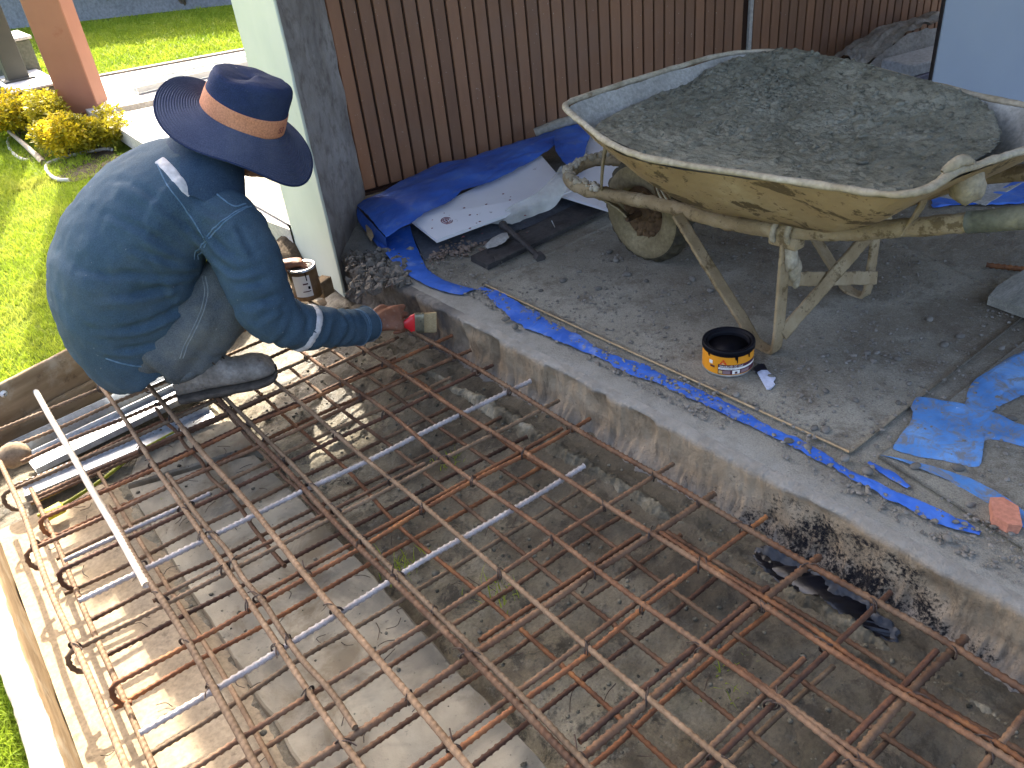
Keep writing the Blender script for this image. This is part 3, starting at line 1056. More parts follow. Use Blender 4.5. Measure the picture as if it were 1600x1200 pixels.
def inside(P, poly):
    x, y = P[:, 0], P[:, 1]; r = np.zeros(len(P), bool); n = len(poly)
    for i in range(n):
        x0, y0 = poly[i]; x1, y1 = poly[(i + 1) % n]
        c = ((y0 > y) != (y1 > y)) & (x < (x1 - x0) * (y - y0) / (y1 - y0 + 1e-12) + x0)
        r ^= c
    return r


mb = MB()
def region(n, poly, h, w, seed, bias=1.0):
    r = np.random.default_rng(seed); poly = np.array(poly)
    lo, hi = poly.min(0), poly.max(0)
    q = r.random((n * 3, 2)); q[:, 1] = q[:, 1] ** bias
    q = lo + q * (hi - lo)
    P = np.c_[q, np.full(len(q), LZ)]
    P = P[inside(P, poly)][:n]
    keep = fbm(P, 3.0, 3, seed) + r.random(len(P)) * 1.2 > .18
    mb.add(*blades(0, P[keep], h, w, seed))


region(52000, [(-.55, 3.0), (-.262, 2.97), (1.15, 3.4), (1.2, 5.9), (.2, 6.3), (-.6, 5.4)], .034, .0017, 1, 1.2)
region(30000, [(-.3, 5.4), (1.0, 5.9), (1.0, 8.6), (.2, 8.6)], .05, .0028, 2)
region(42000, [(.6, 8.3), (4.4, 7.55), (5.2, 11.3), (1.4, 14.3)], .07, .0055, 3, 1.2)
region(16000, [(-.62, .55), (-.262, .55), (-.262, 2.3), (-.62, 2.3)], .038, .0015, 4)
g = mb.build('grass', M['blade'], None, False, (0, 0, 0))
tag(g, kind='stuff', label='short sunlit lawn grass around the pit and beyond the paving', cat='grass')

# planting bed: mulch patches with pale curved edging, white stick
def bedpatch(P, seed, lab):
    P = np.array(P, float)
    c = cspline(np.c_[P, np.full(len(P), LZ + .012)], 40)
    t = thing('planting_bed', lab, 'flower bed', (*P.mean(0), LZ))
    cen = c.mean(0); rings = []
    for s in np.linspace(1, .05, 12):
        q = cen + (c - cen) * s; q[:, 2] = LZ + .012 + .02 * fbm(q, 30, 3, seed) + .01 * (1 - s)
        rings.append(q)
    V, F = loft(rings, True)
    mk('mulch', V, F, M['earth'], t)
    V, F = tube(np.vstack([c[:26]]) + [0, 0, .012], .012, 6)
    mk('edging', V, F, M['plinth'], t)


bedpatch([(.70, 6.35), (.66, 6.75), (.74, 7.2), (.95, 7.1), (.93, 6.5)], 1, 'soil bed with pale curved edging under the white stick')
bedpatch([(.78, 5.60), (.72, 5.85), (.80, 6.15), (1.15, 6.1), (1.08, 5.62)], 2, 'soil bed with pale curved edging right beside the worker back')
a, b = at(14, 206, -.06), at(68, 254, -.12)
V, F = tube(spline([a, (a + b) / 2 + [0, 0, .01], b], 10), np.linspace(.012, .022, 10), 8, True, .1)
tag(mk('stick', V, F, M['timber']), 'pale white stick lying across the planting bed edge', 'stick')

# ------------------------------------------------------------------ posts, plinth, blocks, profiles
t = thing('painted_post', 'terracotta painted steel post standing on a pale plinth', 'post', (1.2, 6.80, -.02))
b0, b1 = np.array([1.095, 6.87, 0]), np.array([1.31, 6.74, 0])
ux = (b1 - b0) / np.linalg.norm(b1 - b0); w = np.linalg.norm(b1 - b0)
uy = np.array([-ux[1], ux[0], 0])
cen = (b0 + b1) / 2 + uy * w * .5
V, F = boxb(cen + [0, 0, 1.30], ux * w / 2, uy * w / 2, (0, 0, 1.31), .006)
mk('shaft', V, F, M['post_pink'], t, False)
V, F = boxb(cen + [0, 0, -.015], ux * w * .62, uy * w * .62, (0, 0, .005), .002)
mk('base_plate', V, F, M['rust_orange'], t, False)
for s1 in (-1, 1):
    for s2 in (-1, 1):
        V, F = tube([cen + ux * s1 * w * .55 + uy * s2 * w * .55 + [0, 0, z] for z in (-.012, .012)], .009, 6)
        mk('anchor_bolt', V, F, M['iron'], t, False)
V, F = boxb(cen + [0, 0, -.115], ux * w * .72, uy * w * .75, (0, 0, .094), .008)
tag(mk('plinth', V, F, M['plinth'], None, False), 'pale rendered plinth under the terracotta post', 'plinth')
t = thing('stone_block', 'green grey L shaped block with a white top behind the yellow shrubs', 'block', (1.03, 7.75, LZ))
V, F = bbox(.86, 1.20, 7.15, 8.0, LZ, .16, .01); mk('low_block', V, F, M['boxgrey'], t, False)
V, F = bbox(.855, 1.205, 7.145, 8.0, .162, .178, .004); mk('low_top', V, F, M['boxtop'], t, False)
V, F = bbox(.72, 1.24, 8.003, 8.5, LZ, .40, .01); mk('tall_block', V, F, M['boxgrey'], t, False)
V, F = bbox(.70, 1.26, 7.985, 8.52, .402, .424, .004); mk('tall_top', V, F, M['boxtop'], t, False)
V, F = boxb((1.0, 7.66, 1.39), (.075, 0, 0), (0, .075, 0), (0, 0, 1.208), .006)
t = thing('steel_post', 'grey painted post standing on the white topped block', 'post', (.99, 7.72, .18))
mk('shaft', V, F, M['post_grey'], t, False)
V, F = boxb((1.0, 7.66, .186), (.11, 0, 0), (0, .11, 0), (0, 0, .005), .002); mk('base_plate', V, F, M['post_grey'], t, False)
e0, e1 = at(218, 143, .05), at(330, 116, .05)
e1 = e0 + (e1 - e0) * 1.9
ux = (e1 - e0) / np.linalg.norm(e1 - e0); uy = np.array([-ux[1], ux[0], 0]); L = np.linalg.norm(e1 - e0)
for k in range(2):
    lab = ['aluminium channel lying on the white paving, the nearer of two', 'aluminium channel lying on the white paving, the one against the lawn kerb'][k]
    cc = (e0 + e1) / 2 + uy * (.10 + .15 * k) + ux * .1 * k
    t = thing('metal_channel', lab, 'metal profile', (cc[0], cc[1], .021))
    V, F = boxb(cc * [1, 1, 0] + [0, 0, .026], ux * L / 2, uy * .055, (0, 0, .004), .001); mk('web', V, F, M['alu'], t, False)
    for s in (-1, 1):
        V, F = boxb(cc * [1, 1, 0] + uy * s * .052 + [0, 0, .053], ux * L / 2, uy * .003, (0, 0, .022), .001); mk('flange', V, F, M['alu'], t, False)
# ------------------------------------------------------------------ corner pillar
t = thing('corner_pillar', 'square pillar with a pale green painted face and a rough grey cement face', 'pillar', (1.35, 3.2, -.14))
a, b, c_, d_, e_ = (1.243, 3.36), (1.198, 2.845), (1.60, 3.30), (1.60, 3.62), (1.40, 3.62)


def wallface(p, q, z0, z1, th, n=60, m=110, amp=.003, seed=0):
    p, q = np.array(p), np.array(q)
    u = np.linspace(0, 1, n); zz = z0 + (z1 - z0) * np.linspace(0, 1, m) ** 1.6
    U, Z = np.meshgrid(u, zz, indexing='ij')
    P = np.stack([p[0] + (q - p)[0] * U.ravel(), p[1] + (q - p)[1] * U.ravel(), Z.ravel()], 1)
    nn = np.array([(q - p)[1], -(q - p)[0], 0]); nn /= np.linalg.norm(nn)
    dd = amp * (fbm(P, 12, 4, seed) + .5 * fbm(P, 45, 3, seed + 3))
    P = P + nn * dd[:, None]
    return P, gridF(n, m)


V, F = wallface(np.array(a), np.array(b) + [-.0, 0], -.16, 2.599, 0, amp=.0012, seed=3)
mk('painted_face', V, F, M['mint'], t)
V, F = wallface(b, c_, -.16, 2.599, 0, amp=.007, seed=5)
mk('cement_face', V, F, M['cement'], t)
V, F = prism([(a[0] + .004, a[1], 2.598), (b[0] + .008, b[1] + .014, 2.598), (c_[0] - .006, c_[1] + .006, 2.598), (*d_, 2.598), (e_[0], e_[1], 2.598)], 2.75)
mk('core', V, F, M['cement'], t, False)
# rounded, chipped mint edge overlapping the cement
zz = np.linspace(-.15, 2.59, 240)
Pz = np.stack([np.full(240, b[0]), np.full(240, b[1]), zz], 1)
j = .004 * fbm(Pz, 10, 3, 4) + .003 * fbm(Pz, 45, 3, 7)
dd = (np.array(c_) - np.array(b)); dd /= np.linalg.norm(dd)
Pz[:, 0] += dd[0] * (.004 + j) - .001; Pz[:, 1] += dd[1] * (.004 + j)
V, F = tube(Pz, .006, 6); mk('paint_edge', V, F, M['mint'], t)

# ------------------------------------------------------------------ slatted gate
G0 = np.array([1.63, 3.434]); Gd = np.array([1, -.155]); Gd /= np.linalg.norm(Gd); Gn = np.array([Gd[1], -Gd[0]])
t = thing('slatted_gate', 'wide brown gate of narrow vertical slats behind the wheelbarrow', 'gate', (*(G0 + Gd * 2.1), .0))
g3 = lambda s, off, z: np.array([*(G0 + Gd * s + Gn * off), z])
Gd3 = np.array([*Gd, 0]); Gn3 = np.array([*Gn, 0])
LG = 4.25
V, F = boxb(g3(LG / 2, -.026, 1.20), Gd3 * LG / 2, Gn3 * .010, (0, 0, 1.19), .001)
mk('back_panel', V, F, M['groove'], t, False)
pitch = .0683
ns = int(LG / pitch)
V, F = boxb((0, 0, 1.19), Gd3 * .0285, Gn3 * .0085, (0, 0, 1.18), .0022)
s0 = None
for k in range(ns):
    s = .03 + pitch * (k + .5)
    if abs(s - 2.40) < .04: continue
    if s0 is None:
        s0 = mk('slat', V + g3(s, -.0075, 0.012), F, M['slat'], t, False, g3(s, -.0075, 0.012))
        x0 = s
    else:
        p = g3(s, -.0075 + .0012 * (rng.random() - .5), .012) - base_of(t)
        copy_part(s0, t, p.tolist(), (0, 0, (rng.random() - .5) * .03))
V, F = boxb(g3(2.40, .002, 1.2), Gd3 * .012, Gn3 * .010, (0, 0, 1.185), .002)
mk('centre_strip', V, F, M['strip'], t, False)
V, F = boxb(g3(.004, .0, 1.2), Gd3 * .012, Gn3 * .012, (0, 0, 1.19), .002)
mk('edge_strip', V, F, M['slat'], t, False)
V, F = boxb(g3(LG / 2, -.02, -.003 + .006), Gd3 * LG / 2, Gn3 * .03, (0, 0, .008), .002)
mk('bottom_rail', V, F, M['groove'], t, False)

# white panel standing at right
t = thing('white_partition', 'large pale bluish white partition standing upright behind the wheelbarrow', 'partition', (4.3, 1.8, 0))
pa = np.array([3.93, 1.965, 0]); pdir = np.array([.80, -.60, 0]); pdir /= np.linalg.norm(pdir); pn = np.array([pdir[1], -pdir[0], 0])
V, F = boxb(pa + pdir * .9 + [0, 0, 1.1], pdir * .9, pn * .018, (0, 0, 1.095), .003)
mk('board', V, F, M['panelm'], t, False)
V, F = boxb(pa - pdir * .0025 + [0, 0, 1.1], pdir * .002, pn * .016, (0, 0, 1.096), .001)
mk('edge_trim', V, F, M['iron'], t, False)


# ================================================================== FORMWORK
def plank(P0, P1, zt, zb, th, nn, name='board', mat=None, parent=None, n=120, wob=.004, seed=0, cap=None):
    """board standing on edge from P0 to P1, thickness th along nn"""
    P0, P1 = np.array(P0, float), np.array(P1, float); nn = np.array(nn, float)
    prof = [(0, zb), (0, zb * .7 + zt * .3), (0, zb * .3 + zt * .7), (0, zt - .006), (.005, zt), (th * .5, zt + .002), (th - .005, zt), (th, zt - .006), (th, zb)]
    rings = []
    for s in np.linspace(0, 1, n):
        p = P0 + (P1 - P0) * s
        r = np.array([[p[0] + nn[0] * d, p[1] + nn[1] * d, z] for d, z in prof])
        rings.append(r)
    V, F = loft(rings, True)
    d = wob * fbm(V, 9, 4, seed) + wob * .4 * fbm(V, 40, 3, seed + 2)
    V[:, 0] += nn[0] * d; V[:, 1] += nn[1] * d
    V[:, 2] += np.where(V[:, 2] > zt - .01, d, 0)
    return mk(name, V, F, mat or M['ply'], parent, True)


t = thing('form_board', 'mortar topped form board along the left side of the pit, in full sun', 'board', (-.24, 1.0, PZ))
plank((-.212, -.9), (-.218, 2.92), -.055, PZ - .02, .046, (-1, 0), 'board', M['ply'], t, 160, .006, 3)
plank((-.214, -.9), (-.220, 2.90), -.050, -.062, .052, (-1, 0), 'mortar_cap', M['timber'], t, 200, .006, 5)
for y in (.35, 1.25, 2.1):
    V, F = bbox(-.325, -.268, y - .03, y + .03, PZ, -.075, .004)
    mk('stake', V, F, M['ply'], t, False)
fd = np.array([1, .312]); fd /= np.linalg.norm(fd); fnn = np.array([-fd[1], fd[0]])
f0 = np.array([-.262, 2.912])
t = thing('form_board', 'brown form board at the far end of the pit behind the worker, with white caps', 'board', (.3, 3.1, PZ))
plank(f0, f0 + fd * 1.45, -.046, PZ - .02, .024, fnn, 'board', M['ply'], t, 110, .003, 13)
plank(f0 - fnn * .022, f0 + fd * 1.45 - fnn * .022, -.185, PZ - .02, .020, fnn, 'batten', M['ply'], t, 110, .003, 17)
for px, py in ((45, 587), (125, 566)):
    s = (.235, .52)[px > 100]
    p = np.array([*(f0 + fd * s), -.078])
    V, F = tube([p + np.array([*fnn, 0]) * .003, p - np.array([*fnn, 0]) * .006, p - np.array([*fnn, 0]) * .011], [.012, .012, .005], 10)
    mk('cap', V, F, M['cap'], t)

# galvanised channels lying in the far end of the pit
def channel(P0, P1, w, h, z, lab, lip=True):
    P0, P1 = np.array([*P0, z], float), np.array([*P1, z], float)
    L = np.linalg.norm(P1 - P0); X = (P1 - P0) / L; Y = np.array([-X[1], X[0], 0])
    t = thing('metal_channel', lab, 'metal profile', ((P0 + P1) / 2).tolist())
    c = (P0 + P1) / 2
    V, F = boxb(c + [0, 0, .002], X * L / 2, Y * w / 2, (0, 0, .0015), .0005); mk('web', V, F, M['zinc'], t, False)
    if lip:
        for s in (-1, 1):
            V, F = boxb(c + Y * s * (w / 2 + .0018) + [0, 0, h / 2], X * L / 2, Y * .0015, (0, 0, h / 2), .0005)
            mk('flange', V, F, M['zinc'], t, False)


channel((-.10, 2.845), (.52, 2.905), .055, .035, -.235, 'narrow galvanised channel in the pit, nearest the far form board')
channel((-.06, 2.715), (.56, 2.775), .115, .022, -.232, 'wide galvanised channel in the pit under the bars, middle of the three')
channel((-.11, 2.575), (.50, 2.545), .085, .024, -.236, 'galvanised channel in the pit with the brightest glare, nearest the camera')
P = at(28, 712, -.12)
V, F = ico(3)
V = V * (1 + .22 * fbm(V, 1.7, 4, 5))[:, None] * [.048, .040, .042] + [-.085, 2.60, -.105]
tag(mk('stone', V, F, M['stone']), 'rounded tan stone wedged under the bars at the left form board', 'stone')
V, F = boxb((-.10, 2.42, -.20), (.018, .006, 0), (-.004, .012, 0), (0, 0, .05), .003)
V2, F2 = boxb((-.06, 2.37, -.205), (.03, .004, 0), (-.003, .018, 0), (0, 0, .012), .003)
mb = MB(); mb.add(V2, F2)
tag(mb.build('yellow_offcut', simple('yellow_plastic', [(.3, (.55, .50, .02)), (.7, (.66, .60, .03))], 9, 0, .4, 0), None, False), 'small yellow plastic offcut below the bright channel', 'offcut')
mb = MB(); mb.add(*tube(spline([(-.10, 2.40, -.215), (-.02, 2.385, -.205), (.10, 2.43, -.21), (.22, 2.49, -.212), (.36, 2.52, -.215)], 30), .006, 6))
tag(mb.build('green_hose', simple('olive_hose', [(.3, (.20, .22, .02)), (.7, (.32, .34, .03))], 9, 0, .5, 0)), 'thin olive green hose lying beside the galvanised channel', 'hose')

# ================================================================== REINFORCEMENT MAT
mat_root = thing('rebar_mat', 'two layered tied mat of ribbed rusty steel bars filling the pit', 'reinforcement', (.55, 1.2, -.20))


def bar_mesh(path, r, k=7, pitch=.017, rib=.34, smooth=False):
    path = np.asarray(path, float)
    seg = np.linalg.norm(np.diff(path, axis=0), axis=1); L = seg.sum(); acc = np.r_[0, np.cumsum(seg)]
    n = max(3, int(L / (pitch / (1 if smooth else 4))) + 1) if not smooth else max(6, int(L / .03))
    s = np.linspace(0, L, n)
    P = np.stack([np.interp(s, acc, path[:, i]) for i in range(3)], 1)
    T, N, B = frames(P)
    a = np.arange(k) * 2 * math.pi / k
    A, Sg = np.meshgrid(a, s)
    ph = 2 * math.pi * Sg / pitch
    if smooth: rr = np.full(A.shape, r)
    else:
        h = np.clip(np.cos(ph + np.where(np.sin(A) > 0, 1.0, -1.0) * np.cos(A) * 1.6), 0, 1)
        rr = r * (.96 + rib * h)
        rr = np.where(np.abs(np.sin(A)) < .2, r * 1.06, rr)
    V = P[:, None, :] + (np.cos(A) * rr)[..., None] * N[:, None, :] + (np.sin(A) * rr)[..., None] * B[:, None, :]
    F = gridF(n, k, False, True) + [tuple(range(k))[::-1], tuple(range((n - 1) * k, n * k))]
    return V.reshape(-1, 3), F


def wob(P0, P1, n=9, a=.004, seed=0):
    P0, P1 = np.array(P0, float), np.array(P1, float)
    r = np.random.default_rng(seed)
    P = P0 + (P1 - P0) * np.linspace(0, 1, n)[:, None]
    a = a * min(1, np.linalg.norm(P1 - P0) / 1.2)
    P[1:-1] += r.normal(size=(n - 2, 3)) * [a, a, a * .5]
    return spline(P, n * 5)


ZT, ZTB = -.078, -.092       # top mat: along-bars over cross-bars
ZB, ZBB = -.150, -.162       # bottom mat
bars_A, bars_B = [], []


def bar(path, r, mat, lab=None, smooth=False, pitch=.0165):
    V, F = bar_mesh(path, r * .91, 8, pitch, .36, smooth)
    o = mk('bar', V, F, M[mat], mat_root)
    if lab: o['label'] = lab
    return o


# top mat, bars along the pit
TA = [(-.125, -.132, -.8, 2.55, .0075, 'dusty'), (.066, .070, -.8, 2.08, .0082, 'dusty'), (.222, .208, -.8, 2.92, .0072, 'dusty'),
      (.236, .250, 1.02, 2.10, .0070, 'dusty'), (.350, .368, -.8, 2.90, .0080, 'dusty'), (.498, .508, -.8, 2.50, .0078, 'rust_brown'), (.514, .526, -.8, 2.46, .0070, 'dusty'),
      (.672, .712, -.8, 2.44, .0065, 'dusty'), (.828, .872, -.8, 2.56, .0065, 'rust_brown'), (.842, .888, -.8, .62, .0060, 'rust_brown'), (.985, 1.055, -.8, 2.40, .0068, 'rust_brown'), (1.00, 1.072, -.8, .98, .0060, 'rust_orange'), (1.165, 1.215, -.8, 2.30, .0075, 'rust_brown'), (1.02, 1.00, 2.42, 3.0, .006, 'dusty')]
TAx = []
for i, (x1, x0, y0, y1, r, m) in enumerate(TA):
    # x1 at y=2.3, x0 at y=.3
    fx = lambda y, x0=x0, x1=x1: x0 + (x1 - x0) * (y - .3) / 2.0
    P = wob((fx(y0), y0, ZT), (fx(y1), y1, ZT), 11, .0035, 100 + i)
    bar(P, r, m)
    TAx.append((fx, y0, y1, r))
V, F = bar_mesh(wob((.052, 2.90, ZT + .002), (.054, 1.70, ZT + .002), 6, .001, 5), .0095, 10, .01, 0, True)
o = mk('bar', V, F, M['pale_pipe'], mat_root); o['label'] = 'pale smooth pipe lashed to the mat by the left form board'

# top mat, cross bars
TB = [(.22, .215), (.37, .375), (.53, .535), (.69, .695), (.85, .86), (.99, 1.02), (1.14, 1.165), (1.30, 1.315), (1.445, 1.475), (1.58, 1.635), (1.725, 1.785), (1.888, 1.93), (2.02, 2.07), (2.15, 2.185),
      (2.28, 2.30), (2.40, 2.39), (2.52, 2.52), (2.65, 2.63), (2.78, 2.77), (.07, .07), (-.08, -.08)]
TBm = {1.30: 'grey_steel', 1.58: 'dusty', 1.725: 'grey_steel', 1.888: 'rust_dark', 2.02: 'rust_brown', 1.445: 'rust_orange', 1.14: 'rust_brown', .99: 'rust_brown', .85: 'rust_orange', .69: 'rust_brown', .53: 'rust_dark', .37: 'rust_brown', 2.65: 'dusty', 2.78: 'dusty'}
TBy = []
for i, (yr, yl) in enumerate(TB):
    xr = 1.235 + .03 * rng.random() + (.01 if yr < 1.2 else 0)
    if abs(yr - 1.30) < .01: xr = 1.10
    if yr > 2.2: xr = 1.12 - (yr - 2.2) * .2
    xl = -.10 + .03 * rng.random() if i % 3 else -.135
    r = .0062 + (.0022 if yr < 1.2 and i % 2 else 0) + (.001 if TBm.get(yr) == 'grey_steel' else 0)
    P = wob((xl, yl, ZTB), (xr, yr, ZTB), 8, .003, 200 + i)
    if (xl < -.13 or i in (1, 3, 5, 8, 11, 13)) and TBm.get(yr) != 'grey_steel':
        # hooked end turned down at the left board
        x, y = P[0][0], P[0][1]
        hk = [(x + .004, y - .012, ZTB - .062), (x - .008, y - .011, ZTB - .056), (x - .017, y - .009, ZTB - .042), (x - .020, y - .006, ZTB - .026), (x - .016, y - .002, ZTB - .008), (x - .006, y, ZTB)]
        P = np.vstack([spline(hk, 18), P[1:]])
    bar(P, r, TBm.get(yr, ('rust_brown', 'rust_orange', 'rust_brown', 'dusty')[i % 4]))
    TBy.append(((yr, yl), xl, xr, r))
# lapped second bars lying beside some cross bars
for i, (yr, yl, x0, x1, m, r) in enumerate([(1.468, 1.497, .25, 1.17, 'rust_orange', .006), (1.012, 1.045, .55, 1.02, 'rust_orange', .0062), (.872, .885, -.02, .98, 'rust_brown', .0062), (.712, .72, .55, 1.1, 'rust_dark', .007),
                                            (1.605, 1.655, .05, .80, 'rust_brown', .0055), (.392, .395, .5, 1.2, 'rust_dark', .0065), (.552, .55, .3, 1.0, 'rust_brown', .0062), (1.90, 1.955, -.08, .30, 'grey_steel', .0065)]):
    f = lambda x: yl + (yr - yl) * (x - .07) / 1.15
    bar(wob((x0, f(x0), ZTB - .001), (x1, f(x1), ZTB - .001), 6, .002, 260 + i), r, m)
# bottom mat
for i, (x1, x0, y0, y1, r, m) in enumerate([(-.085, -.10, -.8, 2.45, .007, 'dusty'), (.095, .10, -.8, 2.4, .006, 'dusty'), (.345, .355, 1.6, 2.6, .006, 'rust_brown'), (.505, .515, 1.7, 2.5, .006, 'rust_brown'),
                                            (.640, .668, -.8, 2.5, .0058, 'rust_orange'), (.79, .83, -.8, 2.5, .006, 'rust_brown'), (.955, 1.00, -.8, 2.5, .006, 'rust_brown'), (1.07, 1.14, -.8, 1.05, .006, 'rust_brown'), (1.06, 1.09, 1.12, 1.34, .006, 'rust_orange'), (1.05, 1.08, 1.42, 2.3, .006, 'rust_orange')]):
    fx = lambda y: x0 + (x1 - x0) * (y - .3) / 2.0
    bar(wob((fx(y0), y0, ZB), (fx(y1), y1, ZB), 11, .005, 300 + i), r, m)
for i, (yr, yl) in enumerate(TB):
    if yr < 0 or yr > 2.6: continue
    xr = 1.06 + .12 * rng.random(); xl = -.14 + .06 * rng.random()
    dy = .004 + .018 * (rng.random() - .5)
    bar(wob((xl, yl + dy, ZBB), (xr, yr + dy - .004, ZBB), 8, .003, 330 + i), .0060, ('rust_brown', 'rust_brown', 'dusty', 'rust_orange', 'rust_dark')[i % 5])

# wire ties at the crossings (three shapes, shared data)
protos = []
for v in range(4):
    mb = MB(); r0 = np.random.default_rng(500 + v)
    for q in range(2):
        a = np.linspace(0, 2 * math.pi, 13)
        e = .0128 + .001 * r0.random()
        ring = np.stack([np.cos(a) * e * .75 + q * .0025, np.cos(a) * e * .75 - q * .0025 + .002 * r0.normal(), np.sin(a) * e * 1.05 - .006], 1)
        if v % 2: ring[:, 1] *= -1
        mb.add(*tube(ring, .0016, 5, False))
    tl = .014 + .022 * r0.random()
    d = r0.normal(size=3); d[2] = .15; d /= np.linalg.norm(d)
    s_ = np.array([.004, .004, .006])
    mb.add(*tube(spline([s_, s_ + d * tl * .5 + [0, 0, .004], s_ + d * tl + [0, 0, -.003 * v]], 6), .0017, 4))
    protos.append((np.concatenate(mb.V), mb.F))
made = {}
cnt = 0
for fx, y0, y1, r in TAx:
    for (yr, yl), xl, xr, rb in TBy:
        x = fx((yr + yl) / 2)
        y = yl + (yr - yl) * (x - .07) / 1.15
        if not (y0 < y < y1) or not (xl < x < xr) or y < .15: continue
        if rng.random() < .25: continue
        p = np.array([x, y, ZT - .004])
        v = int(rng.integers(4))
        if v not in made:
            V, F = protos[v]
            made[v] = mk('tie_wire', V + p, F, M['wire'], mat_root, True, p)
        else:
            copy_part(made[v], mat_root, (p - base_of(mat_root)).tolist(), (0, 0, (rng.random() - .5) * .5 + (math.pi if rng.random() < .5 else 0)))
        cnt += 1

# wire clippings and crumbs lying on the pit floor
mb = MB(); r0 = np.random.default_rng(9)
for i in range(170):
    x, y = r0.uniform(-.15, 1.15), r0.uniform(.2, 2.5)
    z = PZ + (.033 if x < .14 else (.05 if x < .56 else .022))
    L = r0.uniform(.02, .06); a = r0.uniform(0, 6.28); b = a + r0.normal() * .7
    p0 = np.array([x, y, z]); p1 = p0 + [math.cos(a) * L * .5, math.sin(a) * L * .5, .003]; p2 = p1 + [math.cos(b) * L * .5, math.sin(b) * L * .5, r0.uniform(-.002, .006)]
    mb.add(*tube(spline([p0, p1, p2], 6), .0011, 4))
o = mb.build('wire_clippings', M['wire'], None, True)
tag(o, 'scattered dark clippings of tie wire on the pit floor', 'wire clippings', kind='stuff')
mb = MB()
IV, IF = ico(1)
for i in range(2200):
    x, y = r0.uniform(.1, 1.25), r0.uniform(.2, 2.6)
    if x < .60 and r0.random() < .8: continue
    s = .0018 + .0055 * r0.random() ** 3
    if r0.random() < .012: s *= 2.0
    z = mudz(np.array([[x, y, 0]]))[0] if x > .60 else PZ + .045
    V = IV * (1 + .3 * r0.normal(size=(len(IV), 1)) * .5) * s * [1, 1, .7]
    mb.add(V + [x, y, z + s * .2], IF)
tag(mb.build('mud_crumbs', simple('mud_crumb', [(.35, (.028, .026, .018)), (.6, (.20, .185, .14))], 60, 0, .85, 0, world=True)), 'crumbs of dark earth and mortar on the pit floor', 'crumbs', kind='stuff')
mb = MB()
for (x, y) in ((.73, 1.23), (.60, 1.47), (.25, 2.18), (.95, 1.75), (.97, .70)):
    pts = np.c_[r0.normal(size=(45, 2)) * .03 + [x, y], np.full(45, PZ + .02)]
    mb.add(*blades(0, pts, .03, .0014, int(x * 100)))
tag(mb.build('weeds', M['blade'], None, False), 'sparse grass sprouts on the muddy pit floor', 'weeds', kind='stuff')


# ================================================================== WHEELBARROW
wb = thing('wheelbarrow', 'mortar caked wheelbarrow heaped with wet concrete', 'wheelbarrow', (1.95, 1.35, 0))
RIM = cspline([[1.579, 1.84, .66], [1.533, 1.767, .655], [1.503, 1.689, .65], [1.46, 1.55, .635], [1.447, 1.43, .625], [1.469, 1.30, .62], [1.516, 1.126, .615], [1.545, .989, .615],
               [1.561, .857, .62], [1.575, .80, .627], [1.615, .772, .634], [1.70, .765, .64], [1.80, .745, .642], [1.90, .722, .642], [2.02, .70, .642], [2.11, .715, .642], [2.18, .78, .642], [2.215, .87, .642],
               [2.235, 1.0, .645], [2.30, 1.253, .65], [2.365, 1.50, .655], [2.36, 1.68, .66], [2.31, 1.785, .66], [2.205, 1.835, .66], [1.951, 1.845, .662], [1.69, 1.85, .662]], 150)
cz = np.array([1.97, 1.24])
nr = len(RIM)


def trayring(s, z, off=0.0):
    q = RIM.copy()
    c2 = np.array([1.985, 1.24])
    q[:, :2] = c2 + (q[:, :2] - c2) * s
    q[:, 1] += (1 - s) * .17
    q[:, 2] = z + (RIM[:, 2] - .64) * s
    if off:
        v = q[:, :2] - c2
        q[:, :2] -= v / np.linalg.norm(v, axis=1)[:, None] * off
    return q


prof = [(1.0, .634), (.975, .618), (.91, .575), (.80, .515), (.68, .462), (.57, .424), (.45, .402), (.2, .396)]
rings = [trayring(s, z) for s, z in prof]
V, F = loft(rings, False); F.append(tuple(range(len(V) - nr, len(V))))
V[:, 2] += .003 * fbm(V, 16, 3, 5)
V += .004 * fbm(V, 11, 3, 6)[:, None]
mk('tray', V, F, M['tray'], wb)
rings = [trayring(s, z + .004, .010) for s, z in prof]
V, F = loft(rings, False); F.append(tuple(range(len(V) - nr, len(V))))
V += .003 * fbm(V, 18, 3, 7)[:, None]
mk('tray_lining', V, [f[::-1] for f in F], M['trayin'], wb)
# rolled rim, crusted; with one dented weld near the rear corner
k = 10; a = np.arange(k) * 2 * math.pi / k
T = np.roll(RIM, -1, 0) - np.roll(RIM, 1, 0); T /= np.linalg.norm(T, axis=1)[:, None]
Nn = np.stack([T[:, 1], -T[:, 0], np.zeros(nr)], 1); Nn /= np.linalg.norm(Nn, axis=1)[:, None]
B = np.cross(T, Nn)
d0 = np.exp(-((RIM - np.array([1.70, .765, .64])) ** 2).sum(1) / .0012)
V = []
for i in range(nr):
    r = .0095 * (1 + .18 * fbm(RIM[i:i + 1], 20, 3, 3)[0]) + .005 * d0[i]
    V.append(RIM[i] + [0, 0, .004 + .008 * d0[i]] + (np.cos(a) * r)[:, None] * Nn[i] + (np.sin(a) * r * .85)[:, None] * B[i])
V = np.concatenate(V); V += .0025 * fbm(V, 60, 3, 9)[:, None]
mk('rim', V, gridF(nr, k, True, True), M['rimm'], wb)
V, F = tube(spline([(1.665, .775, .655), (1.70, .76, .672), (1.74, .752, .66)], 10), [.006, .010, .012, .013, .013, .013, .012, .011, .009, .006], 7, True, .2)
mk('weld_lump', V, F, M['rimm'], wb)

# tube frame
def ftube(P, r, n, name, mat, nz=.10, crust=.0035):
    V, F = tube(spline(P, n), r, 12, True, 0)
    V += (crust * (.55 * fbm(V, 22, 3, 11) + .8 * fbm(V, 85, 4, 12)))[:, None] * np.array([1, 1, 1.])
    return mk(name, V, F, M[mat], wb)


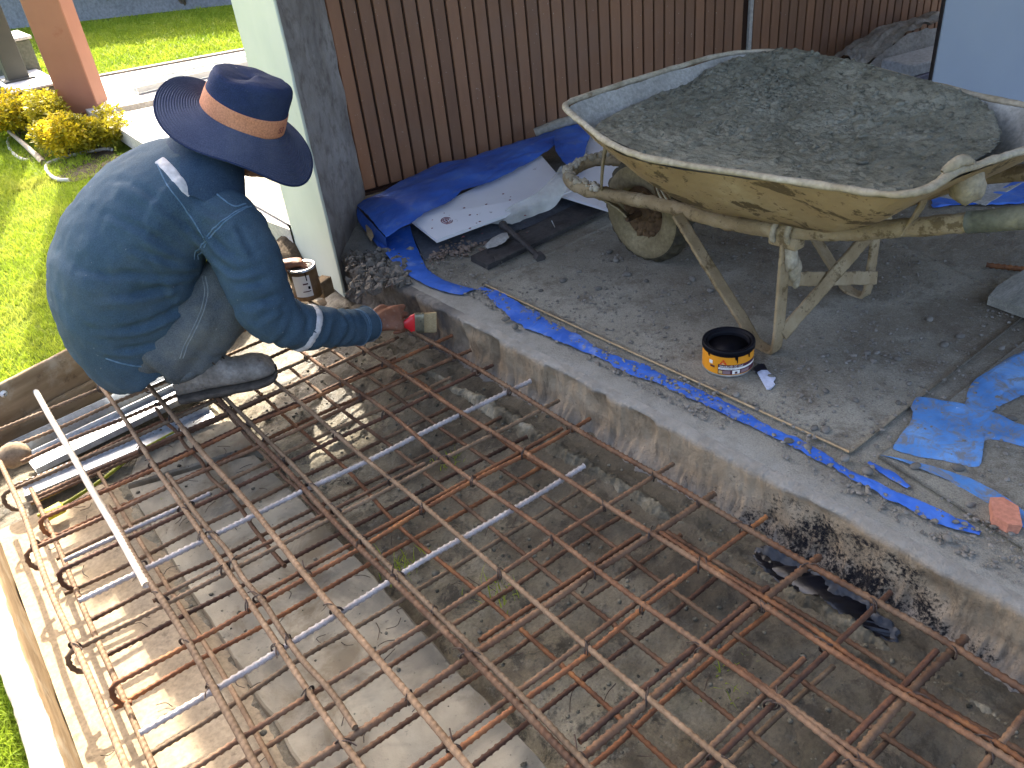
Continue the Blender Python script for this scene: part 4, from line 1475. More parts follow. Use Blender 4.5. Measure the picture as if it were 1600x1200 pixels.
near = [(1.775, 1.21, .372), (1.80, 1.42, .335), (1.835, 1.62, .312), (1.865, 1.80, .288), (1.868, 1.95, .272), (1.855, 2.09, .268), (1.875, 2.19, .270), (1.93, 2.25, .275), (2.01, 2.262, .28),
        (2.09, 2.24, .28), (2.13, 2.15, .28), (2.125, 1.98, .285), (2.13, 1.80, .295), (2.155, 1.62, .31), (2.185, 1.42, .335), (2.21, 1.21, .372)]
ftube(near, .0225, 150, 'frame_tube', 'barrow', crust=.005)
hn = [(1.772, 1.225, .372), (1.79, 1.06, .405), (1.815, .85, .468), (1.83, .68, .525), (1.84, .52, .575), (1.845, .40, .60)]
ftube(hn, .0235, 60, 'handle', 'barrow', crust=.004)
V, F = tube(spline([(1.822, .77, .495), (1.835, .60, .55), (1.846, .38, .607)], 20), .0262, 12)
V += (.002 * fbm(V, 40, 3, 3))[:, None]
mk('handle_grip', V, F, M['grip'], wb)
hf = [(2.212, 1.225, .372), (2.225, 1.06, .41), (2.24, .85, .47), (2.25, .68, .525), (2.255, .45, .59)]
ftube(hf, .022, 50, 'handle', 'barrow')
for x in (1.772, 2.211):
    for q in range(2):
        y = 1.225 - .045 * q
        ring = [(x + .030 * math.cos(t), y, .372 + (.0 if q == 0 else .008) + .030 * math.sin(t)) for t in np.linspace(0, 2 * math.pi, 13)]
        V, F = tube(ring, .0085, 6, False, .2); mk('clamp', V, F, M['rimm'], wb)
    V, F = boxb((x, 1.20, .352), (.022, 0, 0), (0, .045, 0), (0, 0, .018), .006)
    V += .004 * fbm(V, 40, 3, 2)[:, None]; mk('clamp_plate', V, F, M['barrow'], wb)


def strap(P, w, th, name, mat='barrow', wdir=(1, 0, 0), n=24, crust=.003):
    P = spline(P, n * 3); wdir = np.array(wdir, float)
    T = np.gradient(P, axis=0); T /= np.linalg.norm(T, axis=1)[:, None]
    rings = []
    for p, t in zip(P, T):
        W = wdir - t * np.dot(wdir, t); W /= np.linalg.norm(W); D = np.cross(t, W)
        q = []
        for u in np.linspace(-1, 1, 9): q.append(p + W * w / 2 * u + D * th / 2)
        for u in np.linspace(1, -1, 9): q.append(p + W * w / 2 * u - D * th / 2)
        rings.append(np.array(q))
    V, F = loft(rings, True)
    V += (crust * (.4 * fbm(V, 35, 3, 21) + .8 * fbm(V, 110, 4, 22)))[:, None]
    return mk(name, V, F, M[mat], wb)


# legs: flat strap bent into a V on each side
for sx, x0, xr in ((-1, 1.752, 1.79), (1, 2.205, 2.19)):
    strap([(xr + .04 * (-sx) * 0, 1.60, .315), (x0 + .01, 1.45, .20), (x0, 1.32, .085), (x0, 1.262, .022), (x0, 1.225, .009), (x0, 1.196, .012), (x0, 1.186, .05), (x0 + .004, 1.188, .16), (x0 + .012, 1.195, .27), (x0 + .02, 1.20, .36)], .040, .010, 'leg', 'barrow', (1, 0, 0), 60, .004)
strap([(1.765, 1.182, .068), (1.98, 1.168, .185), (2.20, 1.155, .30)], .042, .008, 'brace', 'barrow', (0, .25, 1), 30)
strap([(1.775, 1.196, .235), (2.0, 1.18, .155), (2.205, 1.165, .085)], .040, .008, 'brace', 'barrow', (0, .25, 1), 30)
mb = MB()
IV3, IF3 = ico(3)
for c_, r_ in (((1.80, 1.19, .265), (.020, .022, .04)), ((1.775, 1.186, .305), (.018, .020, .045)), ((1.812, 1.187, .225), (.012, .014, .03))):
    V = IV3 * (1 + .35 * fbm(IV3, 2.2, 4, int(c_[2] * 1000)))[:, None] * np.array(r_) + np.array(c_)
    mb.add(V, IF3)
mb.build('mortar_lump', M['rimm'], wb)
V = IV3 * (1 + .3 * fbm(IV3, 2.0, 4, 55))[:, None] * np.array([.04, .035, .045]) + np.array([1.83, .79, .575])
mk('mortar_lump', V, IF3, M['rimm'], wb)
strap([(1.80, .86, .60), (1.80, .87, .52), (1.80, .90, .44)], .03, .006, 'tray_support', 'barrow', (1, 0, 0), 14)
# fork plates, gusset, axle
strap([(1.872, 2.10, .272), (1.895, 2.02, .235), (1.915, 1.935, .185)], .060, .006, 'fork_plate', 'tyreside', (0, .9, .4), 20, .003)
strap([(2.11, 2.10, .28), (2.10, 2.02, .24), (2.09, 1.935, .19)], .045, .006, 'fork_plate', 'tyreside', (0, .9, .4), 20, .003)
V, F = prism([(0, 0, 0), (1, 0, 0), (1, 1, 0)], .1)
strap([(1.70, 1.79, .58), (1.80, 1.93, .42), (1.868, 2.02, .285)], .05, .006, 'gusset', 'tyreside', (.6, .7, 0), 16, .004)
V, F = tube([(1.895, 1.925, .185), (2.11, 1.925, .185)], .011, 8); mk('axle', V, F, M['hub'], wb)
# dried mud on the nose of the frame
mb = MB(); r0 = np.random.default_rng(5)
for i in range(140):
    u = r0.random(); p = spline(near, 200)[int(60 + u * 70)]
    s = .004 + .010 * r0.random()
    V = IV * (1 + .3 * r0.normal(size=(len(IV), 1)) * .6) * s + p + [r0.normal() * .010, r0.normal() * .010, .020]
    mb.add(V, IF)
mb.build('dried_mud', M['rimm'], wb)
for i in range(5):
    p = np.array([1.80 + .01 * i, 1.72 + .02 * i, .36])
    P = [(1.69 + .015 * i, 1.79 - .012 * i, .60), (1.78 + .012 * i, 1.76 - .01 * i, .47), (1.85, 1.70 + .012 * i, .335), (1.84 + .01 * i, 1.66, .29 - .01 * i)]
    V, F = tube(spline(P, 14), .0028, 5); mk('binding_wire', V, F, M['rimm' if i % 2 else 'hub'], wb)

# wheel
wh = thing('wheel', None, None, (0, 0, 0)); wh.parent = wb
wc = np.array([2.005, 1.925, .186]); wh.location = list(wc - base_of(wb))
nu, nv = 96, 22
th = np.arange(nu) * 2 * math.pi / nu
pr = []
for j in range(nv):
    t = 2 * math.pi * j / nv
    cx, cr = math.cos(t), math.sin(t)
    x = .050 * np.sign(cx) * abs(cx) ** .75
    r = .136 + .050 * np.sign(cr) * abs(cr) ** .8
    pr.append((x, r))
V = np.zeros((nu, nv, 3))
for i in range(nu):
    for j, (x, r) in enumerate(pr):
        rr = r
        if r > .173:
            blk = ((i + (2 if x > 0 else 0)) // 2) % 2
            rr += .009 * blk - .004
            if abs(x) < .004: rr -= .003
        V[i, j] = [x, rr * math.cos(th[i]), rr * math.sin(th[i])]
V = V.reshape(-1, 3) + wc
F = gridF(nu, nv, True, True)
o = mk('tyre', V, F, [M['tyre'], M['tyreside']], wh)
mi = [0 if (np.linalg.norm(V[list(f)].mean(0)[1:] - wc[1:]) > .166) else 1 for f in F]
o.data.polygons.foreach_set('material_index', mi)
rings = []
for x, r in ((-.030, .100), (-.026, .092), (-.012, .085), (-.008, .05), (-.020, .036), (-.046, .030), (-.048, .012)):
    rings.append(np.stack([np.full(40, x), r * np.cos(np.arange(40) * math.pi / 20), r * np.sin(np.arange(40) * math.pi / 20)], 1) + wc)
V, F = loft(rings, True); V += (.003 * fbm(V, 45, 3, 8))[:, None]; mk('rim', V, F, M['hub'], wh)
rings = [r_ * [-1, 1, 1] + [2 * wc[0], 0, 0] for r_ in rings]
V, F = loft(rings, True); mk('rim', V, F, M['hub'], wh)
mb = MB()
for i in range(70):
    a_ = r0.random() * 6.28; rr = .03 + .06 * r0.random(); s = .005 + .011 * r0.random()
    V_ = IV * (1 + .25 * r0.normal(size=(len(IV), 1))) * s + wc + [-.018 - .012 * r0.random(), rr * math.cos(a_), rr * math.sin(a_)]
    mb.add(V_, IF)
mb.build('dried_mud', M['hub'], wh)

# the load
CON = cspline([[1.56, 1.70, .620], [1.70, 1.765, .612], [1.88, 1.80, .610], [2.03, 1.81, .612], [2.16, 1.815, .625], [2.25, 1.78, .64], [2.31, 1.73, .652], [2.345, 1.66, .662], [2.337, 1.50, .664], [2.257, 1.229, .662],
               [2.205, 1.02, .652], [2.185, .94, .632], [2.09, .855, .612], [1.978, .816, .606], [1.844, .812, .606], [1.69, .80, .612], [1.60, .82, .614], [1.585, .891, .611], [1.565, 1.029, .608], [1.535, 1.172, .607], [1.49, 1.36, .612], [1.485, 1.47, .618], [1.515, 1.62, .624]], 300)
CON[:, 2] += .004
c0 = CON.mean(0)
rings = []
for i, s in enumerate(np.linspace(1, 0.01, 120)):
    q = c0 + (CON - c0) * s
    q[:, 2] = CON[:, 2] * s ** 1.5 + (1 - s ** 1.5) * .604
    # slumped ridge towards the far side
    q[:, 2] += .010 * np.exp(-((s - .92) / .12) ** 2) * np.clip((CON[:, 0] - 2.05) / .2, 0, 1)
    q[:, 2] += .004 * np.exp(-((s - .82) / .14) ** 2) * np.clip((CON[:, 1] - 1.5) / .2, 0, 1)
    f1 = fbm(q * [1, 1, 0], 11, 4, 3); f2 = fbm(q * [1, 1, 0], 38, 3, 4); f3 = fbm(q * [1, 1, 0], 95, 3, 6)
    e = min(1, (1 - s) / .05 + .3)
    far = .5 + .45 * np.clip((q[:, 0] + q[:, 1] * .6 - 2.75) / .5, 0, 1)
    q[:, 2] += e * far * (.014 * f1 + .020 * np.abs(f2) + .012 * np.abs(f3))
    q[:, :2] += np.stack([f2, f3], 1) * .006 * (1 if s > .9 else 0)
    rings.append(q)
skirt = c0 + (CON - c0) * .93; skirt[:, 2] -= .035
V, F = loft([skirt] + rings, True)
mb = MB(); mb.add(V, F)
rc = np.random.default_rng(31); pool = np.concatenate(rings[:95])
wgt = np.clip((pool[:, 0] + .5 * pool[:, 1] - 2.2) / .7, .12, 1); wgt /= wgt.sum()
for i in rc.choice(len(pool), 1500, p=wgt):
    s_ = .003 + .008 * rc.random() ** 2.6
    mb.add((IV * (1 + .3 * rc.normal(size=(len(IV), 1)))) * s_ * [1.3, 1.1, .6] + pool[i] + [0, 0, -s_ * .22], IF)
o = mk('wet_concrete', np.concatenate(mb.V), mb.F, M['wetcon'])
tag(o, 'heaped load of wet dark grey concrete filling the wheelbarrow tray', 'concrete')

# ================================================================== LITTER AT THE GATE
def patch(C, nu, nv, amp=.004, sc=12, seed=0, th=0):
    """bilinear patch from 4 corners with ripples"""
    C = np.array(C, float)
    u, v = np.meshgrid(np.linspace(0, 1, nu), np.linspace(0, 1, nv), indexing='ij')
    u = u.ravel()[:, None]; v = v.ravel()[:, None]
    P = C[0] * (1 - u) * (1 - v) + C[1] * u * (1 - v) + C[2] * u * v + C[3] * (1 - u) * v
    n = np.cross(C[1] - C[0], C[3] - C[0]); n /= np.linalg.norm(n)
    if n[2] < 0: n = -n
    P = P + n * (amp * fbm(P, sc, 4, seed))[:, None]
    return P, gridF(nu, nv), n


def rail(A, B, nu, nv, amp, sc, seed, sag=0.0, fold=0.0):
    """cloth stretched between two polylines (splines)"""
    A = spline(A, nu); B = spline(B, nu); V = []
    for t in np.linspace(0, 1, nv):
        q = A * (1 - t) + B * t
        q[:, 2] += sag * math.sin(math.pi * t)
        V.append(q)
    V = np.concatenate(V)
    d = amp * fbm(V, sc, 4, seed) + fold * np.abs(fbm(V * [1.5, 5, 5], 5, 3, seed + 5))
    V[:, 2] += d; V[:, 0] += .5 * amp * fbm(V, sc, 3, seed + 9); V[:, 1] += .7 * amp * fbm(V, sc * 1.3, 3, seed + 11)
    return V, gridF(nv, nu)


def lidboard(P, th, name, label, cat, mat, bev=.002):
    P = np.array(P, float)
    V, F = prism(P, th)
    o = mk(name, V, F, mat, None, False)
    return tag(o, label, cat)


# dark slate board, white boards, plank
lidboard([at(638, 352, .055), at(662, 404, .014), at(944, 318, .014), at(900, 275, .055)], .012, 'slate_board', 'dark slate grey board under the white board at the gate foot', 'board', M['darkboard'])
lidboard([at(640, 342, .115), at(682, 375, .072), at(893, 298, .072), at(846, 243, .115)], .012, 'white_board', 'stained white board with a small printed mark, under the blue tarp', 'board', M['whiteboard'])
lidboard([at(862, 300, .068), at(926, 203, .105), at(1010, 240, .09), at(960, 330, .06)], .012, 'white_board', 'clean white board beside the wheelbarrow nose', 'board', M['whiteboard'])
# faint round mark printed on the white board
wbp = [at(640, 342, .115), at(682, 375, .072), at(893, 298, .072)]
wn_ = np.cross(wbp[1] - wbp[0], wbp[2] - wbp[0]); wn_ /= np.linalg.norm(wn_); wn_ *= np.sign(wn_[2])
wx = (wbp[2] - wbp[1]) / np.linalg.norm(wbp[2] - wbp[1]); wy = np.cross(wn_, wx)


def onboard(u, v, lift=.0014):
    d = CR @ np.array([u - 800.0, v - 600.0, 1278.0]); o = np.array([0, 0, HC])
    return o + d * (np.dot(wbp[0] - o, wn_) / np.dot(d, wn_)) + wn_ * lift


cmk = onboard(698, 345)
mb = MB()
for rr in (.022, .014):
    mb.add(*tube([cmk + wx * rr * math.cos(a_) + wy * rr * math.sin(a_) for a_ in np.linspace(.3, 5.9, 18)], .0017, 4))
mb.add(*tube([cmk - wy * .012 - wx * .003, cmk + wy * .013 + wx * .002], .002, 4))
mb.add(*tube([cmk - wx * .012, cmk + wx * .010 + wy * .002], .0016, 4))
q_ = np.random.default_rng(4)
for i in range(26):
    p_ = onboard(q_.uniform(662, 830), q_.uniform(300, 372), .0006)
    if abs((p_ - wbp[1]) @ wy) > .16: continue
    mb.add(IV * q_.uniform(.0015, .005) * [1.3, 1, .35] + p_, IF)
mb.build('printed_mark', M['bandmark'], bpy.data.objects['white_board'])
pk = thing('old_plank', 'tar blackened plank lying on the floor in front of the slate board', 'plank', at(840, 365, 0))
V, F = prism([at(735, 400, .024), at(762, 414, .024), at(952, 322, .024), at(925, 306, .024)], .021)
V += (.002 * fbm(V, 20, 3, 3))[:, None]; mk('board', V, F, M['blackplank'], pk, False)
V, F = prism([at(775, 408, .030), at(948, 326, .030), at(946, 318, .030), at(772, 400, .030)], .006); mk('splinter', V, F, M['blackplank'], pk, False)
V, F = tube([at(862, 345, .026), at(868, 357, .026)], .0022, 5); mk('nail', V, F, M['zinc'], pk)
t = thing('iron_pin', 'dark iron pin with a nut at its end lying across the plank', 'iron pin', at(815, 380, .02))
P0, P1 = at(786, 352, .045), at(843, 402, .020)
V, F = tube(spline([P0, (P0 + P1) / 2, P1], 8), [.013, .012, .012, .0115, .011, .011, .011, .011], 8, True, .1); mk('shank', V, F, M['iron'], t)
dd = (P1 - P0) / np.linalg.norm(P1 - P0)
V, F = tube([P1 - dd * .012, P1 + dd * .012], .021, 6); mk('nut', V, F, M['iron'], t, False)
V, F = tube([P0 - dd * .006, P0 + dd * .005], .019, 8); mk('head', V, F, M['iron'], t, False)

# blue tarpaulin draped over the boards
tp = thing('blue_tarp', 'bright blue tarp bunched over the boards at the foot of the gate', 'tarp', (2.1, 3.1, 0))
gl = lambda s, off, z: g3(s, off, z)
topA = [at(556, 322, .05), at(590, 303, .075), at(640, 277, .085), at(690, 255, .10), at(722, 250, .115), at(760, 238, .115), at(815, 220, .115), at(866, 205, .115)]
botA = [at(603, 372, .085), at(636, 352, .125), at(662, 335, .13), at(700, 316, .13), at(722, 299, .132), at(760, 288, .130), at(812, 263, .128), at(868, 228, .125)]
V, F = rail(topA, botA, 110, 34, .009, 11, 3, .018, .010); mk('drape', V, F, M['tarp'], tp)
V, F = rail([at(556, 322, .05), at(560, 345, .03), at(580, 372, .02), at(600, 396, .012)], [at(603, 372, .085), at(604, 380, .06), at(606, 388, .03), at(612, 398, .014)], 30, 12, .004, 14, 9); mk('end_fold', V, F, M['tarp'], tp)
V, F = rail([at(590, 376, .028), at(604, 398, .020), at(625, 420, .014), at(655, 440, .010), at(690, 455, .008), at(722, 461, .006)],
            [at(640, 352, .060), at(650, 385, .020), at(662, 410, .010), at(672, 424, .008), at(700, 440, .007), at(745, 452, .006)], 70, 22, .005, 14, 13, .004, .006); mk('trailing_edge', V, F, M['tarp'], tp)
V, F = rail([at(862, 207, .12), at(880, 200, .13), at(905, 194, .13), at(926, 196, .12)], [at(868, 236, .135), at(884, 258, .13), at(898, 268, .115), at(908, 268, .108)], 40, 26, .008, 14, 17, .012, .008); mk('drape', V, F, M['tarp'], tp)
V, F = prism([at(571, 352, .045), at(577, 347, .05), at(584, 368, .05), at(580, 377, .045), at(573, 366, .045)], .002)
tag(mk('cardboard_scrap', V, F, M['card'], None, False), 'small tan cardboard scrap poking out under the blue tarp corner', 'cardboard')
t = thing('paper_tube', 'dusty paper tube lying behind the blue tarp at the gate', 'tube', at(870, 205, .1))
P0, P1 = at(836, 208, .115), at(900, 186, .16)
V, F = tube(spline([P0, (P0 + P1) / 2 + [0, 0, .006], P1], 12), .024, 12, False, .1)
mk('tube', V, F, M['paper'], t)
V, F = tube([P0 + (P1 - P0) * s for s in (0.0, .3)], .019, 12, True); mk('tube_core', V, F, M['iron'], t)
# translucent film
V, F = rail([at(757, 355, .035), at(800, 322, .09), at(840, 300, .125), at(878, 260, .145)], [at(800, 353, .03), at(836, 338, .045), at(868, 322, .06), at(888, 292, .11)], 46, 20, .006, 12, 21, .010, .012)
tag(mk('plastic_film', V, F, M['film']), 'crumpled translucent plastic film lying over the white board', 'plastic film')
V, F = rail([at(754, 385, .03), at(775, 368, .05), at(792, 362, .05)], [at(762, 388, .03), at(782, 382, .04), at(796, 372, .045)], 20, 8, .006, 25, 23, .004)
tag(mk('plaster_scrap', V, F, M['sheetgrey']), 'pale torn plaster paper beside the iron pin', 'scrap')

# strip of dirty tarp trapped along the slab edge
def ribbon(P, w, n, amp, seed, name, label, mat, dirn=None):
    P = spline(P, n)
    T = np.gradient(P, axis=0); T /= np.linalg.norm(T, axis=1)[:, None]
    S_ = np.stack([T[:, 1], -T[:, 0], np.zeros(n)], 1)
    w = np.interp(np.linspace(0, 1, n), np.linspace(0, 1, len(w)), w)
    w = w * (1 + .5 * fbm(P, 9, 3, seed))
    V = []
    for u in np.linspace(-1, 1, 9):
        e = 1 + .35 * fbm(P + u, 25, 3, seed + 7) if abs(u) > .9 else 1
        q = P + S_ * (w * .5 * u * e)[:, None]
        q[:, 2] = .0065 + amp * np.abs(fbm(q, 24, 3, seed + 2)) + amp * 1.2 * np.clip(fbm(q, 9, 2, seed + 4), 0, 1) + .002 * (1 - u * u)
        V.append(q)
    o = mk(name, np.concatenate(V), gridF(9, n), mat)
    return tag(o, label, 'tarp')


ribbon([(1.435, 2.20, 0), (1.43, 2.10, 0), (1.415, 1.98, 0), (1.405, 1.86, 0), (1.408, 1.70, 0), (1.412, 1.55, 0), (1.425, 1.42, 0), (1.436, 1.28, 0), (1.444, 1.12, 0), (1.442, 1.0, 0), (1.444, .88, 0), (1.438, .80, 0)],
       [.03, .06, .082, .074, .055, .034, .05, .058, .045, .038, .04, .024], 320, .007, 5, 'tarp_strip', 'long dirty blue tarp strip along the slab edge in front of the orange can', M['tarp_dirty'])
ribbon([(1.440, .80, 0), (1.430, .72, 0), (1.430, .64, 0), (1.437, .56, 0), (1.446, .49, 0), (1.452, .455, 0)], [.018, .026, .036, .044, .042, .02], 110, .008, 15, 'tarp_strip', 'short clean bright blue tarp strip pointing at the salmon brick', M['tarp'])
ribbon([(1.502, .74, 0), (1.492, .68, 0), (1.482, .63, 0)], [.012, .026, .010], 40, .006, 25, 'tarp_strip', 'small violet blue tarp shred right of the floor sheet corner', M['tarp_dirty'])
# mud covered sheets on the floor
def flatsheet(P, th, lab, seed):
    n = 26; P = np.array(P, float)
    V, F, _ = patch([(p[0], p[1], th) for p in P], 60, 60, .0015, 7, seed)
    b = V.copy(); b[:, 2] -= th
    m = len(V); k = 60
    rim = [i * k for i in range(k)] + [(k - 1) * k + j for j in range(1, k)] + [i * k + k - 1 for i in range(k - 2, -1, -1)] + [j for j in range(k - 2, 0, -1)]
    F = list(F) + [(rim[i], rim[(i + 1) % len(rim)], rim[(i + 1) % len(rim)] + m, rim[i] + m) for i in range(len(rim))]
    return tag(mk('floor_sheet', np.concatenate([V, b]), F, M['floor'], None, True), lab, 'floor sheet')


flatsheet([(1.502, .786), (1.455, 2.22), (2.95, 2.28), (2.45, .80)], .0095, 'mud covered protective sheet on the floor under the wheelbarrow', 1)
flatsheet([(1.452, .30), (1.533, .735), (2.45, .735), (2.35, .25)], .0085, 'mud covered protective sheet on the floor under the salmon brick', 2)
V, F = tube(spline([(1.499, .79, .011), (1.486, 1.2, .012), (1.470, 1.7, .012), (1.457, 2.2, .012)], 60), .0032, 5)
tag(mk('edge_batten', V, F, M['card']), 'thin tan edge strip along the floor sheet beside the blue tarp', 'edge strip')


def blotch(P, z, name, lab, seed, mat, amp=.02):
    c = cspline(np.c_[np.array(P, float)[:, :2], np.full(len(P), z)], 130)
    cen = c.mean(0); rings = []
    dd = amp * fbm(c, 16, 4, seed) + amp * .5 * fbm(c, 60, 3, seed + 1)
    v = c - cen; v /= np.linalg.norm(v, axis=1)[:, None]
    c = c + v * dd[:, None]
    for s in np.linspace(1, .02, 44):
        q = cen + (c - cen) * s
        q[:, 2] = z + (.009 * np.abs(fbm(q, 13, 4, seed + 2)) + .008 * np.clip(fbm(q, 6, 2, seed + 6), 0, 1) + .002) * min(1, (1 - s) * 10)
        rings.append(q)
    V, F = loft(rings, True)
    return tag(mk(name, V, F, mat), lab, 'tarp')


blotch([at(1432, 626), at(1468, 632), at(1498, 640), at(1518, 604), at(1558, 574), at(1606, 550), at(1650, 540), at(1650, 600), at(1606, 606), at(1566, 636), at(1545, 660), at(1606, 684), at(1650, 696), at(1640, 716), at(1590, 702), at(1535, 694), at(1528, 735), at(1470, 724), at(1420, 716), at(1396, 702), at(1424, 655)], .010, 'tarp_fragment', 'large torn faded blue tarp with white spots reaching the right photo edge', 3, M['oldtarp'], .014)
blotch([at(1370, 714), at(1420, 728), at(1480, 755), at(1540, 790), at(1600, 830), at(1600, 805), at(1540, 765), at(1460, 735)], .009, 'tarp_fragment', 'pale dusty blue tarp fragment beside the salmon brick', 7, M['oldtarp'], .008)
blotch([at(1455, 325), at(1500, 322), at(1610, 318), at(1640, 292), at(1590, 286), at(1545, 318), at(1470, 300)], .006, 'tarp_fragment', 'blue tarp lying flat behind the wheelbarrow handle', 9, M['tarp'], .02)
lidboard([at(1380, 292, .012), at(1541, 319, .012), at(1600, 284, .012), at(1500, 268, .012)], .006, 'flat_board', 'dusty board with a pale edge lying behind the wheelbarrow handle', 'board', M['sheetgrey'])
# small things on the floor
V, F = prism([(1.541, .483, .034), (1.559, .466, .034), (1.553, .431, .034), (1.500, .401, .034), (1.487, .420, .034), (1.490, .453, .034)], .025)
V[:, :2] += .003 * np.stack([fbm(V, 60, 2, 1), fbm(V, 60, 2, 2)], 1); V[6:, :2] = V[6:, :2] * 1.0
tag(mk('brick_fragment', V, F, M['brick'], None, False), 'salmon pink broken brick piece near the slab edge at right', 'brick')
V, F = prism([at(1545, 462, .045), at(1560, 445, .045), at(1602, 420, .045), at(1680, 440, .045), at(1640, 496, .045)], .030)
tag(mk('plank_end', V, F, M['greyplank'], None, False), 'weathered grey plank end entering the photo at the right edge', 'plank')
V, F = bar_mesh([at(1541, 414, .012), at(1620, 423, .012), at(1700, 430, .012)], .008)
tag(mk('rebar_offcut', V, F, M['rust_orange']), 'short rusty bar offcut on the floor above the grey plank end', 'rebar')
# pile of sheeting and blocks far right
t = thing('sheet_pile', 'crumpled grey sheeting heaped against the gate beside the white panel', 'sheeting', (4.9, 2.75, 0))
V, F = rail([(4.55, 2.92, .02), (4.8, 2.90, .08), (5.1, 2.84, .12), (5.6, 2.76, .12)], [(4.50, 2.66, .03), (4.72, 2.58, .16), (5.0, 2.52, .19), (5.45, 2.42, .16)], 60, 30, .035, 6, 31, .05, .05)
mk('sheet', V, F, M['sheetgrey'], t)
V, F = rail([(4.50, 2.66, .03), (4.72, 2.58, .16), (5.0, 2.52, .19), (5.45, 2.42, .16)], [(4.46, 2.60, .01), (4.66, 2.52, .02), (4.95, 2.47, .03), (5.40, 2.38, .03)], 60, 14, .02, 9, 33, .0, .02)
mk('sheet', V, F, M['sheetgrey'], t)
V, F = boxb((4.72, 2.38, .085), (.26, -.05, 0), (.03, .11, 0), (0, 0, .03), .006); tag(mk('foam_block', V, F, M['styro'], None, False), 'white block lying on the mauve box beside the white panel', 'block')
V, F = boxb((4.72, 2.38, .027), (.28, -.055, 0), (.03, .12, 0), (0, 0, .026), .006); tag(mk('mauve_box', V, F, M['lilac'], None, False), 'mauve grey box under the white block beside the white panel', 'box')

# rubble where the pillar meets the slab
mb = MB(); r0 = np.random.default_rng(12)
for i in range(650):
    u, v = r0.random(), r0.random()
    p = at(545 + 95 * u, 470 - 25 * u - 70 * v * (1 - .3 * u), 0)
    s = (.003 + .021 * r0.random() ** 2.6)
    R_ = np.linalg.qr(r0.normal(size=(3, 3)))[0]
    V = (IV * (1 + .34 * r0.normal(size=(len(IV), 1))) * s * [1.1, .8, .4]) @ R_
    mb.add(V + [p[0], p[1], .004 + .025 * r0.random() * (1 - abs(u - .4))], IF)
tag(mb.build('rubble', M['rubblem'], None, False), 'grey broken mortar rubble where the pillar meets the slab corner', 'rubble', kind='stuff')
mb = MB()
for i in range(260):
    u, v = r0.random(), r0.random()
    p = at(668 + 95 * u, 405 - 28 * u + r0.normal() * 7, 0)
    s = .003 + .009 * r0.random() ** 2
    V = IV * (1 + .28 * r0.normal(size=(len(IV), 1))) * s * [1, 1, .7]
    mb.add(V + [p[0], p[1], .005 + .022 * r0.random() * math.exp(-((u - .4) / .35) ** 2)], IF)
tag(mb.build('grit_heap', simple('brown_grit', [(.3, (.12, .085, .065)), (.7, (.24, .18, .145))], 60, 0, .95, 0, world=True), None, False), 'small heap of brown grit in front of the slate board', 'grit', kind='stuff')
# gravel: fine grit as one mass
mb = MB(); mb2 = MB()
n = 0
while n < 8500:
    x = 1.37 + 2.2 * r0.random() ** 1.5; y = .1 + 2.6 * r0.random()
    q = np.array([[x, y, 0]])
    den = .5 + fbm(q, 5, 3, 77)[0] * 1.3 + .8 * math.exp(-((x - 1.44) / .05) ** 2)
    if r0.random() > den: continue
    n += 1
    s = .0013 + .0056 * r0.random() ** 2.8
    V = IV * (1 + .22 * r0.normal(size=(len(IV), 1))) * s * [1.15, .9, .6]
    a_ = r0.random() * 6.28; c_, s_ = math.cos(a_), math.sin(a_)
    V = V @ np.array([[c_, s_, 0], [-s_, c_, 0], [0, 0, 1]])
    mb.add(V + [x, y, .0105 + s * .25 if x > 1.5 else .004 + s * .3 + (.006 if x > 1.4 else 0)], IF)
tag(mb.build('gravel', M['grit'], None, False), 'fine grit and small gravel strewn over the floor', 'gravel', kind='stuff')
# larger loose pebbles, one by one
spots = [(1290, 612), (1336, 626), (1293, 556), (1355, 553), (1370, 552), (1402, 562), (1418, 553), (1365, 565), (1420, 600), (1403, 630), (1272, 670), (1290, 673), (1262, 700), (1320, 718), (1497, 733), (1355, 738), (1232, 690), (1183, 640), (1500, 527), (1565, 545), (1580, 655), (1430, 730), (935, 452), (1082, 437),
         (980, 430), (963, 408), (1010, 440), (952, 395), (905, 425), (880, 440), (845, 455), (1110, 455), (790, 500), (805, 512), (1150, 618), (1205, 590), (1452, 500), (1475, 540), (1515, 790), (1480, 842)]
pv_ = []
for v in range(4):
    q = ico(2)
    pv_.append((q[0] * (1 + .22 * fbm(q[0], 1.4, 3, 60 + v))[:, None] * [1.2, .85, .6], q[1]))
pm = {}
for i, (u, v) in enumerate(spots):
    p = at(u, v, .010); s = .0075 + .007 * r0.random(); k_ = i % 4
    if k_ not in pm:
        o = mk('pebble', pv_[k_][0] * s + p, pv_[k_][1], M['pebble'], None, True, p)
        pm[k_] = (o, s)
    else:
        o = pm[k_][0].copy(); COL.objects.link(o); o.location = p.tolist(); o.scale = (s / pm[k_][1],) * 3
    o.rotation_euler = (0, 0, r0.random() * 6.28)
    o.location.z = .010 + s * .3
    zone = ('around the orange can and scraper' if 1140 < u < 1310 else 'below the blue tarp fragments' if v > 700 else 'near the left of the wheelbarrow wheel' if u < 1000 and v < 470 else 'under the wheelbarrow behind its near leg' if v < 470
            else 'beside the long dirty tarp strip' if u < 900 else 'between the scraper and the blue tarp fragments' if u < 1440 else 'at the right under the grey plank end')
    tag(o, 'rounded grey pebble lying loose on the floor ' + zone, 'pebble', 'loose pebbles ' + zone)
